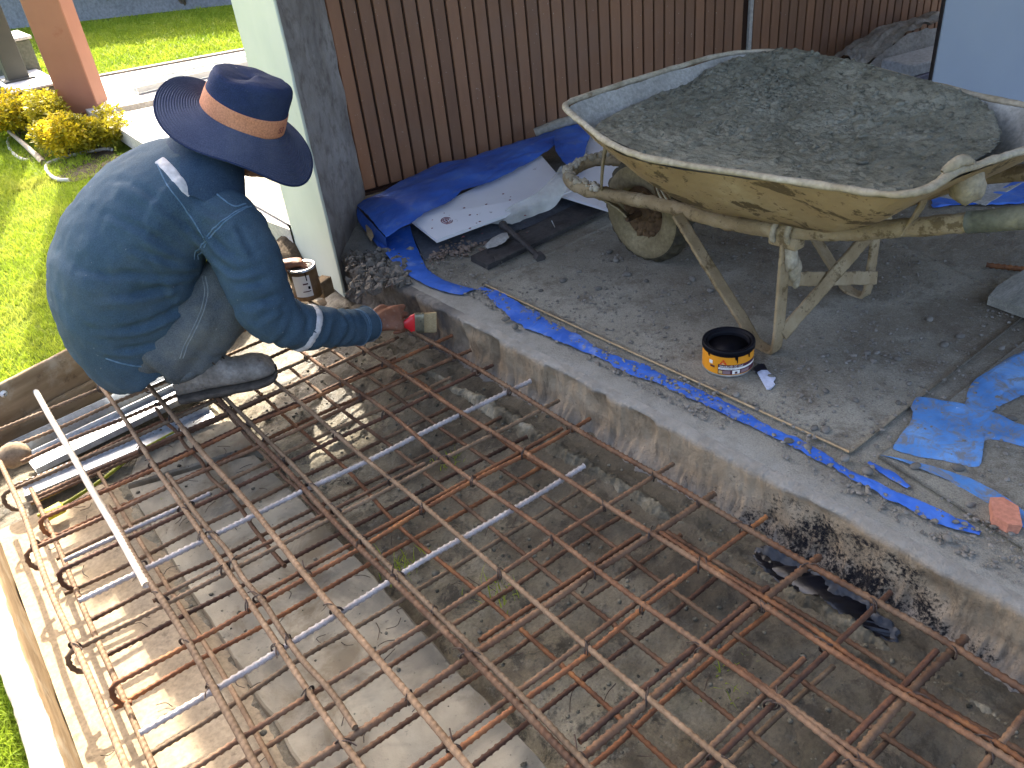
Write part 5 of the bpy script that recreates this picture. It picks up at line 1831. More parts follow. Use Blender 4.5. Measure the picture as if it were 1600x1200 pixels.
# crumbs of old mortar and blue-black puddle of bonding paint at the slab foot
c = cspline([(1.245, .86, 0), (1.262, .72, 0), (1.262, .56, 0), (1.245, .47, 0), (1.215, .50, 0), (1.195, .60, 0), (1.19, .72, 0), (1.21, .84, 0)], 260)
cen = c.mean(0); rings = []
jag = 1 + .42 * fbm(c, 17, 4, 1) + .16 * fbm(c, 90, 3, 2)
for s in np.linspace(1, .03, 40):
    q = cen + (c - cen) * (s * (1 + (jag - 1) * .6 * min(1, max(0, (s - .25) / .5))))[:, None]
    q[:, 2] = mudz(q) + .004 - (.008 if s == 1 else 0) + np.clip((q[:, 0] - 1.232) / .05, 0, 1) * .05
    rings.append(q)
V, F = loft(rings, True)
tag(mk('bonding_paint_puddle', V, F, simple('blue_black_paint', [(.3, (.002, .002, .004)), (.7, (.005, .006, .012))], 20, 0, .32, .15, .003, .5, world=True)), 'glossy blue black paint puddle at the foot of the slab edge', 'paint puddle')
# white stone chips under the mat at right
for k_, (u, v, lab) in enumerate(((1558, 1128, 'white flat chip lying in the mud at the right, the narrow one'), (1578, 1135, 'white broken chip lying in the mud at the right, the wide one'))):
    p = at(u, v, PZ + .03)
    V = IV3 * (1 + .3 * fbm(IV3, 1.6, 3, 80 + k_))[:, None] * ((.008, .016, .010) if k_ == 0 else (.017, .02, .012)) + p
    tag(mk('stone_chip', V, IF3, M['cap']), lab, 'stone chip')

# ================================================================== CANS
def lathe(cen, prof, n=64):
    a = np.arange(n) * 2 * math.pi / n
    return loft([np.stack([cen[0] + r * np.cos(a), cen[1] + r * np.sin(a), np.full(n, cen[2] + z)], 1) for r, z in prof], True)


def cyl(cen, r, a0, a1, z0, z1, n=24):
    a = np.linspace(a0, a1, n)
    V = np.concatenate([np.stack([cen[0] + r * np.cos(a), cen[1] + r * np.sin(a), np.full(n, cen[2] + z)], 1) for z in (z0, z1)])
    return V, gridF(2, n)


def wraptext(body, size, cen, r, a0, z, mat, name, parent, sx=1.0):
    V, F = text_mesh(body, size)
    ang = a0 + V[:, 0] * sx / r
    W = np.stack([cen[0] + r * np.cos(ang), cen[1] + r * np.sin(ang), cen[2] + z + V[:, 1]], 1)
    return mk(name, W, F, mat, parent, False)


cc = np.array([1.612, 1.248, .0105])
can = thing('resin_can', 'open orange labelled tin with black rim and black resin inside', 'can', cc)
R0 = .0705
V, F = lathe(cc, [(R0 - .004, 0), (R0, .002), (R0 + .0012, .004), (R0, .007), (R0 - .0006, .009), (R0 - .0006, .066), (R0 - .003, .066), (R0 - .003, .04)])
mk('body', V, F, M['can_tin'], can)
V, F = cyl(cc, R0, 0, 2 * math.pi, .009, .068, 97); mk('label', V, F, M['can_orange'], can)
V, F = lathe(cc, [(R0 + .0006, .066), (R0 + .0022, .069), (R0 + .0024, .078), (R0 + .0016, .0835), (R0 - .0025, .0848), (R0 - .007, .083), (R0 - .009, .078), (R0 - .0105, .0775), (R0 - .012, .080), (R0 - .0145, .0795), (R0 - .015, .070), (R0 - .017, .060), (.02, .0585)], 80)
V[:, 2] += np.where(V[:, 2] < cc[2] + .061, .0025 * fbm(V, 40, 3, 3), 0)
mk('rim', V, F, M['can_black'], can)
fa = math.atan2(-cc[1], -cc[0]) # towards the photographer
A0 = fa - .36
lab = bpy.data.objects[can.children[1].name]
V, F = cyl(cc, R0 + .0004, A0, A0 + 1.75, .011, .042); mk('print_panel', V, F, M['lab_plum'], lab)
V, F = cyl(cc, R0 + .0006, A0 + .02, A0 + 1.75, .0265, .0325); mk('white_stripe', V, F, M['lab_white'], lab)
V, F = cyl(cc, R0 + .0007, A0 + .03, A0 + .18, .013, .023); mk('picture', V, F, M['lab_tan'], lab)
V, F = cyl(cc, R0 + .0007, A0 + .20, A0 + .48, .013, .023); mk('picture', V, F, M['lab_grey'], lab)
V, F = cyl(cc, R0 + .0007, A0 + .56, A0 + .86, .0125, .0245); mk('picture', V, F, M['lab_white'], lab)
V, F = cyl(cc, R0 + .0009, A0 + .66, A0 + .76, .0135, .0205); mk('pictogram', V, F, M['lab_plum'], lab)
V, F = cyl(cc, R0 + .0007, A0 + .92, A0 + 1.30, .013, .023); mk('picture', V, F, M['lab_grey'], lab)
V, F = cyl(cc, R0 + .0006, A0 - .40, A0 - .24, .038, .049); mk('picture', V, F, M['lab_white'], lab)
V, F = cyl(cc, R0 + .0006, A0 - .34, A0 - .14, .028, .034); mk('picture', V, F, M['lab_plum'], lab)
# triangle emblem
def wrapflat(P, r): return np.array([[cc[0] + r * math.cos(A0 + x / R0), cc[1] + r * math.sin(A0 + x / R0), cc[2] + z] for x, z in P])
mk('emblem', wrapflat([(.004, .0425), (.0245, .0425), (.0142, .060)], R0 + .0005), [(0, 1, 2)], M['lab_red'], lab, False)
mk('emblem_line', wrapflat([(.0138, .0595), (.0146, .0595), (.0105, .0425), (.0092, .0425)], R0 + .0007), [(0, 1, 2, 3)], M['can_orange'], lab, False)
mk('emblem_line', wrapflat([(.0105, .0515), (.0180, .0515), (.0190, .0500), (.0102, .0500)], R0 + .0007), [(0, 1, 2, 3)], M['can_orange'], lab, False)
wraptext('Sika', .0046, cc, R0 + .0009, A0 + .0095 / R0, .0440, M['lab_white'], 'emblem_text', lab)
wraptext('Sikadur\u00ae-32 Gel', .0098, cc, R0 + .0008, A0 + .004 / R0, .0338, M['lab_white'], 'product_text', lab)
wraptext('Structural bonding agent', .0042, cc, R0 + .0009, A0 + .005 / R0, .0280, M['lab_plum'], 'small_text', lab)
# resin runs over the label
for a_, L in ((fa + .30, .012), (fa + .36, .022), (fa - .8, .010), (fa + .9, .014)):
    P = [(cc[0] + (R0 + .001) * math.cos(a_ + q * .004), cc[1] + (R0 + .001) * math.sin(a_ + q * .004), cc[2] + .069 - L * q / 6) for q in range(7)]
    V, F = tube(P, np.linspace(.003, .0012, 7), 6); mk('resin_run', V, F, M['can_black'], can)

t = thing('scraper', 'white plastic scraper with a black tarred end lying beside the orange can', 'scraper', at(1192, 588, .01))
Pw = [at(1181, 577, .0165), at(1190, 571, .0165), at(1212, 590, .0165), at(1208, 596, .0165), at(1211, 600, .0165), at(1204, 607, .0165), at(1198, 607, .0165)]
V, F = prism(Pw, .004); mk('blade', V, F, M['scrapw'], t, False)
V, F = prism([at(1177, 575, .019), at(1184, 569, .019), at(1194, 568, .019), at(1199, 577, .019), at(1190, 577, .019), at(1182, 581, .019)], .0065); mk('tarred_end', V, F, M['scrapb'], t, False)

# brown tin held by the worker's left hand
bc = np.array([1.035, 2.80, -.068])
t = thing('brown_tin', 'tall brown tin with pale label and grey resin held beside the worker', 'can', bc)
RB, HB = .054, .128
V, F = lathe(bc, [(RB - .003, 0), (RB, .002), (RB + .001, .004), (RB, .007), (RB, HB - .008), (RB - .002, HB - .008), (RB - .002, .04)]); mk('body', V, F, M['can_brown'], t)
V, F = lathe(bc, [(RB + .0005, HB - .008), (RB + .0016, HB - .003), (RB, HB), (RB - .003, HB + .0005), (RB - .006, HB - .002), (RB - .0085, HB - .001), (RB - .010, HB - .004), (RB - .010, HB - .03), (RB - .012, HB - .034), (.01, HB - .035)]); mk('rim', V, F, M['can_tin'], t)
V, F = lathe(bc, [(RB - .0105, HB - .0300), (.005, HB - .0295)]); mk('resin', V, F, M['can_grey'], t)
fa2 = math.atan2(-bc[1], -bc[0])
V, F = cyl(bc, RB + .0006, fa2 - .9, fa2 + .35, .02, HB - .022); mk('label', V, F, M['lab_white'], t)
lb = t.children[-1]
for q, (a_, z0, z1) in enumerate(((fa2 + .1, .05, .062), (fa2 - .2, .07, .076), (fa2 - .3, .04, .044))):
    V, F = cyl(bc, RB + .001, a_, a_ + .16 + .2 * q, z0, z1); mk('print', V, F, M['lab_plum'] if q else M['can_black'], lb)
V, F = tube(spline([(bc[0] + (RB + .0015) * math.cos(fa2 + .12), bc[1] + (RB + .0015) * math.sin(fa2 + .12), bc[2] + HB - .01 - .0065 * q) for q in range(6)], 12), .0022, 5); mk('resin_run', V, F, M['can_black'], t)
V, F = boxb((1.125, 2.86, -.085), (.03, .012, 0), (-.010, .022, 0), (0, 0, .035), .003)
tag(mk('wood_offcut', V, F, M['ply'], None, False), 'small brown wood offcut standing right of the brown tin', 'wood')


# ================================================================== THE WORKER
man = thing('person', 'squatting worker in blue denim and navy wide brimmed hat, painting the slab edge', 'person', (.42, 2.62, -.10))


def ell_loft(secs, k=28, ex=2.3, side=(0, 1, 0)):
    """sections (centre, depth radius, width radius); width runs along side"""
    C = np.array([s[0] for s in secs], float)
    n = max(2, len(secs) * 5)
    Cs = spline(C, n)
    q = np.linspace(0, len(secs) - 1, n)
    rv = np.interp(q, range(len(secs)), [s[1] for s in secs]); ru = np.interp(q, range(len(secs)), [s[2] for s in secs])
    T = np.gradient(Cs, axis=0); T /= np.linalg.norm(T, axis=1)[:, None]
    a = np.arange(k) * 2 * math.pi / k
    ca = np.sign(np.cos(a)) * np.abs(np.cos(a)) ** (2 / ex); sa = np.sign(np.sin(a)) * np.abs(np.sin(a)) ** (2 / ex)
    L = np.array(side, float); rings = []
    for p, t, v, u in zip(Cs, T, rv, ru):
        l = L - t * np.dot(L, t); l /= np.linalg.norm(l); d = np.cross(t, l)
        rings.append(p + (ca * u)[:, None] * l + (sa * v)[:, None] * d)
    return loft(rings, True)


def limb(P, r, k=18, n=None):
    P = np.array(P, float); n = n or len(P) * 6
    rr = np.interp(np.linspace(0, len(P) - 1, n), range(len(P)), r)
    return tube(spline(P, n), rr, k)


def ball(c, r, sub=3):
    V, F = ico(sub)
    return V * np.array(r) + np.array(c), F


def ballr(c, axes, r, sub=3):
    """ellipsoid with its own axes (rows)"""
    V, F = ico(sub)
    return (V * np.array(r)) @ np.array(axes) + np.array(c), F


def fuse(parts, vox, smooth=4, fac=.5):
    mb = MB()
    for V, F in parts: mb.add(V, F)
    return eval_mesh(np.concatenate(mb.V), mb.F, [('REMESH', dict(mode='VOXEL', voxel_size=vox)), ('SMOOTH', dict(factor=fac, iterations=smooth))])


def bones_field(V, bones):
    """for each vertex: nearest bone index, position along it (m), unit radial direction angle"""
    best = np.full(len(V), 1e9); bi = np.zeros(len(V), int); bs = np.zeros(len(V)); bt = np.zeros(len(V))
    for i, (A, B) in enumerate(bones):
        A, B = np.array(A, float), np.array(B, float); D = B - A; L = np.linalg.norm(D)
        t = np.clip(((V - A) @ D) / L ** 2, 0, 1)
        d = np.linalg.norm(V - (A + t[:, None] * D), axis=1)
        m = d < best
        best[m] = d[m]; bi[m] = i; bs[m] = (t * L)[m]; bt[m] = t[m]
    return bi, bs, bt


# ---- jacket
TOR = [((.405, 2.60, .035), .17, .205), ((.375, 2.61, .13), .195, .225), ((.385, 2.60, .26), .205, .235), ((.44, 2.585, .38), .20, .235), ((.535, 2.565, .485), .175, .225), ((.635, 2.545, .555), .135, .20), ((.715, 2.53, .60), .095, .13), ((.765, 2.525, .625), .075, .085)]
RS = [(.640, 2.45, .500), (.682, 2.37, .458), (.694, 2.312, .385), (.690, 2.275, .300), (.692, 2.250, .215), (.745, 2.232, .140), (.850, 2.248, .078), (.960, 2.272, .024), (1.022, 2.285, .003)]
RR = [.10, .104, .098, .091, .085, .073, .064, .057, .053]
LS = [(.62, 2.68, .50), (.69, 2.77, .44), (.775, 2.85, .33), (.86, 2.90, .20), (.905, 2.885, .12), (.945, 2.865, .075), (.965, 2.85, .06)]
LR = [.10, .105, .095, .08, .065, .055, .05]
parts = [ell_loft(TOR), limb(RS, RR), limb(LS, LR), ball((.66, 2.40, .475), (.12, .10, .09)), ball((.63, 2.74, .47), (.12, .10, .09)),
         ell_loft([((.40, 2.60, .07), .19, .215), ((.50, 2.58, .12), .14, .20), ((.57, 2.56, .16), .08, .17)])]
V, F, N = fuse(parts, .010, 7)
bones = [((.40, 2.6, .03), (.40, 2.6, .30)), ((.40, 2.6, .30), (.60, 2.55, .52)), ((.60, 2.55, .52), (.76, 2.52, .62)),
         ((.68, 2.37, .46), (.692, 2.25, .215)), ((.692, 2.25, .215), (1.022, 2.285, .003)), ((.67, 2.77, .46), (.86, 2.9, .2)), ((.86, 2.9, .2), (.965, 2.85, .06))]
bi, bs, bt = bones_field(V, bones)
dsp = np.zeros(len(V))
# torso: long soft diagonal folds from the armpit to the waist, fine ripples low on the back
tor = bi <= 2
d1 = np.stack([V[:, 0] * 3.0 + V[:, 2] * 1.5, V[:, 1] * 3.0, (V[:, 2] * .75 + V[:, 0] * .65) * 15], 1)
f = fbm(d1, 1.0, 3, 7)
wt = np.clip((.75 - V[:, 0] * 0) * 1.0, 0, 1) * np.clip(1.15 - np.clip(V[:, 2] - .30, 0, 1) * 3.0, .25, 1)
dsp += np.where(tor, wt * (.019 * f - .026 * np.abs(fbm(d1 * [1, 1, 1.4], .8, 3, 17)) ** .8 * np.clip((V[:, 0] - .30) / .2, 0, 1)), 0)
dsp += np.where(tor, .006 * fbm(V, 16, 4, 27), 0)
# sleeves: rings of folds, strongest at the elbow and the cuff
for b, e0, e1 in ((3, .016, .026), (4, .026, .018), (5, .014, .02), (6, .02, .012)):
    m = bi == b
    A, B = np.array(bones[b][0]), np.array(bones[b][1]); Dn = (B - A) / np.linalg.norm(B - A)
    s = bs + .06 * fbm(V, 9, 2, 33) + .25 * ((V - A) @ np.cross(Dn, [0, 0, 1.0])) * (1 if b % 2 else -1)
    w = np.abs(fbm(np.stack([s * 26, V[:, 1] * 4, V[:, 2] * 4], 1), 1, 3, 40 + b))
    dsp += np.where(m, (e0 * (1 - bt) + e1 * bt) * (.35 - w), 0)
V = V + N * dsp[:, None]
V, F, N = eval_mesh(V, F, [('SMOOTH', dict(factor=.5, iterations=2))])
bv0 = BVHTree.FromPolygons([Vector(v) for v in V], F)


def creases(bvh, V, N, lines):
    d = np.zeros(len(V))
    for pts, amp, w in lines:
        q = [ray0(bvh, *p) for p in pts]
        q = [p for p in q if p is not None]
        if len(q) < 2: continue
        q = spline(q, 24) if len(q) > 2 else np.array([q[0] + (q[1] - q[0]) * t for t in np.linspace(0, 1, 24)])
        dm = np.linalg.norm(V[:, None, :] - q[None], axis=2)
        j = dm.argmin(1); r = dm[np.arange(len(V)), j]
        T = np.gradient(q, axis=0); T /= np.linalg.norm(T, axis=1)[:, None]
        sd = np.einsum('ij,ij->i', np.cross(T[j], N), V - q[j])
        en = np.sin(math.pi * np.clip((j + .5) / 24, 0, 1)) ** .6
        d += amp * en * (-np.exp(-(r / w) ** 2) + .75 * np.exp(-((r - 1.9 * w) / w) ** 2) * (sd > 0) + .25 * np.exp(-((r - 1.9 * w) / w) ** 2) * (sd <= 0))
    return d


def ray0(bvh, u, v):
    d = Vector(CR @ np.array([u - 800.0, v - 600.0, 1278.0])).normalized()
    h = bvh.ray_cast(Vector((0, 0, HC)), d)
    return None if h[0] is None else np.array(h[0])


LINES = [([(250, 322), (290, 350), (318, 378), (330, 405)], .010, .010), ([(165, 330), (220, 358), (265, 385), (306, 408)], .010, .011), ([(200, 385), (260, 405), (312, 412)], .010, .009),
         ([(185, 425), (250, 432), (308, 425)], .011, .010), ([(150, 465), (225, 457), (290, 440), (318, 430)], .011, .011), ([(140, 512), (215, 510), (265, 490), (305, 458)], .012, .011),
         ([(140, 540), (200, 545), (260, 530), (300, 492)], .009, .009), ([(120, 420), (170, 430), (215, 428)], .006, .010), ([(180, 280), (230, 300), (270, 330)], .006, .012),
         ([(318, 355), (345, 385), (375, 405)], .010, .010), ([(335, 425), (370, 445), (412, 440)], .011, .010), ([(350, 462), (385, 480), (425, 465)], .012, .010), ([(365, 490), (398, 505), (440, 478)], .010, .008),
         ([(370, 345), (385, 378), (402, 408)], .008, .009), ([(330, 398), (365, 425), (410, 415)], .008, .009), ([(478, 462), (482, 490), (478, 515)], .007, .007), ([(505, 468), (510, 495), (507, 518)], .007, .007),
         ([(535, 472), (540, 497), (538, 520)], .006, .006), ([(290, 300), (330, 330), (360, 336)], .006, .010)]
V = V + N * (1.2 * creases(bv0, V, N, LINES) + .0022 * fbm(V, 45, 3, 91))[:, None]
jk = mk('jacket', V, F, M['jacket'], man)
jbvh = BVHTree.FromPolygons([Vector(v) for v in V], F)
# creases of the back pocket-less yoke and hems are separate ribbons snapped to the cloth


def ray(bvh, u, v):
    d = Vector(CR @ np.array([u - 800.0, v - 600.0, 1278.0])).normalized()
    h = bvh.ray_cast(Vector((0, 0, HC)), d)
    return None if h[0] is None else np.array(h[0])


def snap(bvh, P, w, off, name, mat, parent, n=60, prof=5, thick=True):
    """flat ribbon following a cloth surface"""
    P = spline(P, n); Q = []; NN = []
    for p in P:
        h = bvh.find_nearest(Vector(p)); Q.append(np.array(h[0])); NN.append(np.array(h[1]))
    Q = np.array(Q); NN = np.array(NN)
    for it in range(2): NN[1:-1] = (NN[:-2] + NN[1:-1] + NN[2:]) / 3
    T = np.gradient(Q, axis=0); T /= np.linalg.norm(T, axis=1)[:, None] + 1e-9
    S_ = np.cross(NN, T); S_ /= np.linalg.norm(S_, axis=1)[:, None] + 1e-9
    V = []
    for u in np.linspace(-1, 1, prof):
        q = Q + S_ * (w * .5 * u)
        for i in range(n):
            h = bvh.find_nearest(Vector(q[i])); nn = np.array(h[1])
            q[i] = np.array(h[0]) + (nn if np.dot(nn, NN[i]) > 0 else NN[i]) * (off * (1.0 if abs(u) < .99 else -.4))
        V.append(q)
    return mk(name, np.concatenate(V), gridF(prof, n), mat, parent)


def pick(bvh, pts):
    r = [ray(bvh, *p) for p in pts]
    return [p for p in r if p is not None]


def seam(bvh, pts, name, mat, parent, w=.006, off=.0016, n=50):
    q = pick(bvh, pts)
    if len(q) >= 3: return snap(bvh, q, w, off, name, mat, parent, n, 5)


for dx in (-3, 3):
    seam(jbvh, [(390 + dx, 322), (372 + dx, 330), (350 + dx, 345), (332 + dx, 363), (318 + dx, 382), (307 + dx, 405)], 'seam', M['seam'], jk, .005)
seam(jbvh, [(384, 318), (370, 322), (358, 318), (345, 308), (332, 298), (320, 289)], 'seam', M['seam'], jk, .006)
seam(jbvh, [(245, 255), (262, 290), (285, 320), (305, 350), (318, 372)], 'seam', M['seam'], jk, .005)
seam(jbvh, [(165, 560), (210, 572), (250, 574), (285, 566), (305, 548)], 'hem_seam', M['seam'], jk, .006)
q = pick(jbvh, [(249, 250), (262, 262), (275, 277), (288, 292), (299, 302)])
if len(q) >= 3: snap(jbvh, q, .034, .0028, 'reflective_tape', M['reflect'], jk, 30, 7)
# band round the forearm
A, B = np.array([.745, 2.232, .140]), np.array([.85, 2.248, .078])
Dn = (B - A) / np.linalg.norm(B - A); U = np.cross(Dn, [0, 0, 1.0]); U /= np.linalg.norm(U); W_ = np.cross(U, Dn)
cen = A * .55 + B * .45
P = [cen + (U * math.cos(t) + W_ * math.sin(t)) * .085 + Dn * (.018 * math.sin(t) - .012 * math.cos(t)) for t in np.linspace(0, 2 * math.pi, 25)]
snap(jbvh, P, .026, .0028, 'reflective_tape', M['reflect'], jk, 90, 5)
# cuff
A, B = np.array([.985, 2.270, .018]), np.array([1.045, 2.287, -.001]); Dn = (B - A) / np.linalg.norm(B - A)
U = np.cross(Dn, [0, 0, 1.0]); U /= np.linalg.norm(U); W_ = np.cross(U, Dn)
rings = []
aa = np.arange(30) * 2 * math.pi / 30
for s, r in ((-.02, .052), (-.02, .0595), (0.0, .0605), (.02, .0600), (.036, .0595), (.044, .057), (.044, .050), (.02, .044)):
    c_ = A + Dn * s
    rings.append(np.array([c_ + (U * math.cos(t) + W_ * math.sin(t)) * r * (1 + .05 * math.sin(3 * t + s * 30)) for t in aa]))
V, F = loft(rings, False); V += (.0025 * fbm(V, 30, 3, 3))[:, None]
cf = mk('cuff', V, F, M['jacket'], man)
for s in (-.014, -.008, .036):
    V, F = tube([A + Dn * s + (U * math.cos(t) + W_ * math.sin(t)) * .0612 * (1 + .05 * math.sin(3 * t + s * 30)) for t in np.linspace(0, 2 * math.pi, 41)], .0013, 5, False); mk('seam', V, F, M['seam'], cf)

# ---- collar stand and neck cloth
NC = np.array([.765, 2.522, .615])
rings = []
for s, (ru, rv, dx, dz) in enumerate([(.20, .150, -.095, -.085), (.185, .14, -.075, -.045), (.145, .118, -.04, -.005), (.112, .098, -.005, .035), (.100, .092, .020, .070), (.094, .086, .035, .090), (.088, .08, .035, .088), (.09, .082, .02, .05)]):
    c_ = NC + [dx, 0, dz]
    t = np.arange(40) * 2 * math.pi / 40
    tl = np.array([.78, -.05, -.55]); tl /= np.linalg.norm(tl)
    ring = c_ + np.cos(t)[:, None] * rv * tl + np.sin(t)[:, None] * ru * np.array([.06, 1, 0])
    rings.append(ring)
V, F = loft(rings, False)
V += (.009 * fbm(V, 12, 3, 5) + .004 * fbm(V, 30, 3, 6))[:, None]
mk('neck_cloth', V, F, M['collar'], man)

# ---- trousers
HipR, HipL = (.385, 2.49, .10), (.375, 2.73, .10)
KnR, KnL = (.690, 2.405, .275), (.665, 2.82, .29)
AnR, AnL = (.478, 2.440, .062), (.40, 2.84, -.015)
parts = [ball((.375, 2.61, .115), (.165, .215, .125), 4),
         limb([HipR, (.50, 2.455, .165), (.62, 2.44, .235), KnR], [.125, .112, .097, .083]), limb([HipL, (.49, 2.77, .17), (.60, 2.80, .24), KnL], [.12, .11, .095, .08]),
         limb([(.685, 2.405, .262), (.640, 2.41, .205), (.555, 2.425, .128), AnR, (.455, 2.444, .036)], [.082, .080, .078, .070, .066]),
         limb([(.655, 2.82, .27), (.60, 2.83, .18), (.49, 2.84, .06), AnL, (.38, 2.845, -.04)], [.08, .078, .075, .066, .062])]
V, F, N = fuse(parts, .009, 6)
bones = [(HipR, KnR), (KnR, AnR), (HipL, KnL), (KnL, AnL)]
bi, bs, bt = bones_field(V, bones)
dsp = .004 * fbm(V, 22, 3, 3)
for b, e0, e1 in ((0, .014, .012), (1, .012, .020), (2, .01, .01), (3, .01, .015)):
    m = bi == b
    s = bs + .05 * fbm(V, 9, 2, 53) + .35 * (V[:, 1] - 2.45) * (1 if b == 1 else -.5)
    w = np.abs(fbm(np.stack([s * 24, V[:, 1] * 5, V[:, 0] * 3], 1), 1, 3, 60 + b))
    dsp += np.where(m, (e0 * (1 - bt) + e1 * bt) * (.35 - w), 0)
V = V + N * dsp[:, None]
V, F, N = eval_mesh(V, F, [('SMOOTH', dict(factor=.5, iterations=2))])
tr = mk('trousers', V, F, M['jeans'], man)
tb = BVHTree.FromPolygons([Vector(v) for v in V], F)
for dx in (-2, 3):
    seam(tb, [(318 + dx, 432), (322 + dx, 455), (316 + dx, 485), (303 + dx, 515), (290 + dx, 540), (283 + dx, 560)], 'seam', M['seam2'], tr, .0045)
for px, py, r in ((518, 2.478, .0665),):
    rings = []
    for s, q in ((-.02, .062), (-.02, .0705), (.0, .073), (.018, .0705), (.02, .064)):
        c_ = np.array([.457, 2.4435, .040]) + np.array([.12, -.02, .9]) * s
        rings.append(np.array([c_ + [math.cos(t) * q * 1.08, math.sin(t) * q, .010 * math.cos(t)] for t in np.arange(30) * 2 * math.pi / 30]))
    V, F = loft(rings, False); V += (.003 * fbm(V, 30, 3, 2))[:, None]; mk('hem', V, F, M['jeans'], tr)

# ---- boots
def boot(heel, toe, lab, pale=False):
    heel, toe = np.array(heel, float), np.array(toe, float)
    X = toe - heel; L = np.linalg.norm(X); X /= L; Z = np.array([0, 0, 1.0]); Z = Z - X * np.dot(Z, X); Z /= np.linalg.norm(Z); Y = np.cross(Z, X)
    sc_ = 1.08
    sec = [(-.02, .030, .006, .070), (.0, .039, .0, .105), (.06, .043, .0, .128), (.14, .044, .0, .134), (.22, .045, .0, .130), (.32, .046, .0, .118), (.44, .048, .0, .101), (.56, .052, .0, .087), (.68, .056, .0, .079), (.80, .057, .0, .075), (.90, .052, .001, .068), (.97, .040, .004, .054), (1.005, .020, .010, .036)]
    sx = np.linspace(0, len(sec) - 1, 46); S4 = np.array(sec) * [1, 1.10, 1, 1.22]
    rings = []; sr = []
    for q in sx:
        f_ = [np.interp(q, range(len(sec)), S4[:, i]) for i in range(4)]
        t = np.arange(24) * 2 * math.pi / 24
        cy = np.sign(np.cos(t)) * np.abs(np.cos(t)) ** .75 * f_[1]
        h0, h1 = f_[2] + .018, f_[3]
        cz_ = (h0 + h1) / 2 + np.sign(np.sin(t)) * np.abs(np.sin(t)) ** .8 * (h1 - h0) / 2
        cy = cy * np.where(np.sin(t) > 0, 1 - .35 * np.sin(t) * (1 if f_[0] < .5 else .6), 1)
        rings.append(heel + X * (f_[0] * L) + np.outer(cy, Y) + np.outer(cz_, Z))
        b0 = f_[2]
        w = f_[1] + .004
        sr.append(heel + X * (f_[0] * L * 1.01) + np.outer([w, w, w * .96, -w * .96, -w, -w], Y) + np.outer([b0 + .002, b0 + .017, b0 + .0185, b0 + .0185, b0 + .017, b0 + .002], Z))
    V, F = loft(rings, True)
    d = .0035 * fbm(V, 18, 3, 3) + .002 * fbm(V, 50, 3, 4)
    s_ = (V - heel) @ X / L
    d -= .006 * np.abs(fbm(np.stack([s_ * 14, V[:, 1] * 3, V[:, 2] * 3], 1), 1, 2, 9)) * np.exp(-((s_ - .62) / .12) ** 2) * 2
    V += (V - (heel + X * L * .45)) / np.linalg.norm(V - (heel + X * L * .45), axis=1)[:, None] * d[:, None]
    b = mk('boot', V, F, M['bootpale'] if pale else M['boot'], man)
    V, F = loft(sr, True); V += (.0015 * fbm(V, 40, 3, 5))[:, None]; mk('sole', V, F, M['sole'], b)
    # shaft collar and laces
    mbl = MB()
    for i, s1 in enumerate((.30, .35, .40, .455, .51)):
        h = np.interp(s1, S4[:, 0], S4[:, 3])
        p = heel + X * s1 * L + Z * (h + .001)
        for sg in (-1, 1):
            mbl.add(*tube(spline([p - Y * .020 * sg - X * .006, p + Z * .004, p + Y * .020 * sg + X * .012], 6), .0032, 5))
    p = heel + X * .36 * L + Z * .116
    for sg in (-1, 1):
        mbl.add(*tube(spline([p, p + Y * .028 * sg + Z * .012 + X * .012, p + Y * .045 * sg - Z * .004 + X * .03], 8), .0022, 5))
        mbl.add(*tube(spline([p, p + Y * .020 * sg + Z * .016 - X * .012, p + Y * .036 * sg + Z * .004 - X * .01, p + X * .004], 10), .0022, 5))
    mbl.build('laces', M['lace'], b)
    return b


boot((.408, 2.455, -.0695), (.690, 2.338, -.0665), 'right')
boot((.285, 2.865, -.05), (.545, 2.93, -.0665), 'left', True)

# ---- body: one continuous mesh (head, neck, trunk, arms, hands)
FH = np.array([.87, -.49, 0]); FH /= np.linalg.norm(FH)
tilt = math.radians(27)
HZ = np.array([0, 0, 1.0]) * math.cos(tilt) + FH * math.sin(tilt)      # head up axis
HX = FH * math.cos(tilt) - np.array([0, 0, 1.0]) * math.sin(tilt)      # face direction
HY = np.cross(HZ, HX)
HCN = np.array([.862, 2.505, .655])
Hp = lambda x, y, z: HCN + HX * x + HY * y + HZ * z
AX = np.array([HX, HY, HZ])
hp = [ballr(Hp(-.005, 0, .025), AX, (.090, .074, .092), 4), ballr(Hp(.030, 0, -.055), AX, (.066, .060, .072), 3), ballr(Hp(.070, 0, -.098), AX, (.024, .028, .020), 3),
      ballr(Hp(.098, 0, -.030), AX, (.016, .016, .020), 3), limb([Hp(.088, 0, .012), Hp(.098, 0, -.010), Hp(.106, 0, -.030)], [.009, .011, .013], 8),
      ballr(Hp(.086, .036, -.018), AX, (.018, .022, .016), 2), ballr(Hp(.086, -.036, -.018), AX, (.018, .022, .016), 2),
      ballr(Hp(.088, 0, .030), AX, (.014, .055, .012), 2), ballr(Hp(.088, 0, -.066), AX, (.014, .026, .007), 2), ballr(Hp(.086, 0, -.080), AX, (.014, .024, .008), 2),
      ballr(Hp(-.004, .077, -.020), AX, (.020, .010, .033), 2), ballr(Hp(-.004, -.077, -.020), AX, (.020, .010, .033), 2),
      limb([Hp(-.02, 0, -.03), Hp(-.03, 0, -.10), (.76, 2.525, .60), (.70, 2.535, .55)], [.062, .060, .066, .08], 14)]
TORI = [(c_, a_ * .72, b_ * .72) for c_, a_, b_ in TOR]
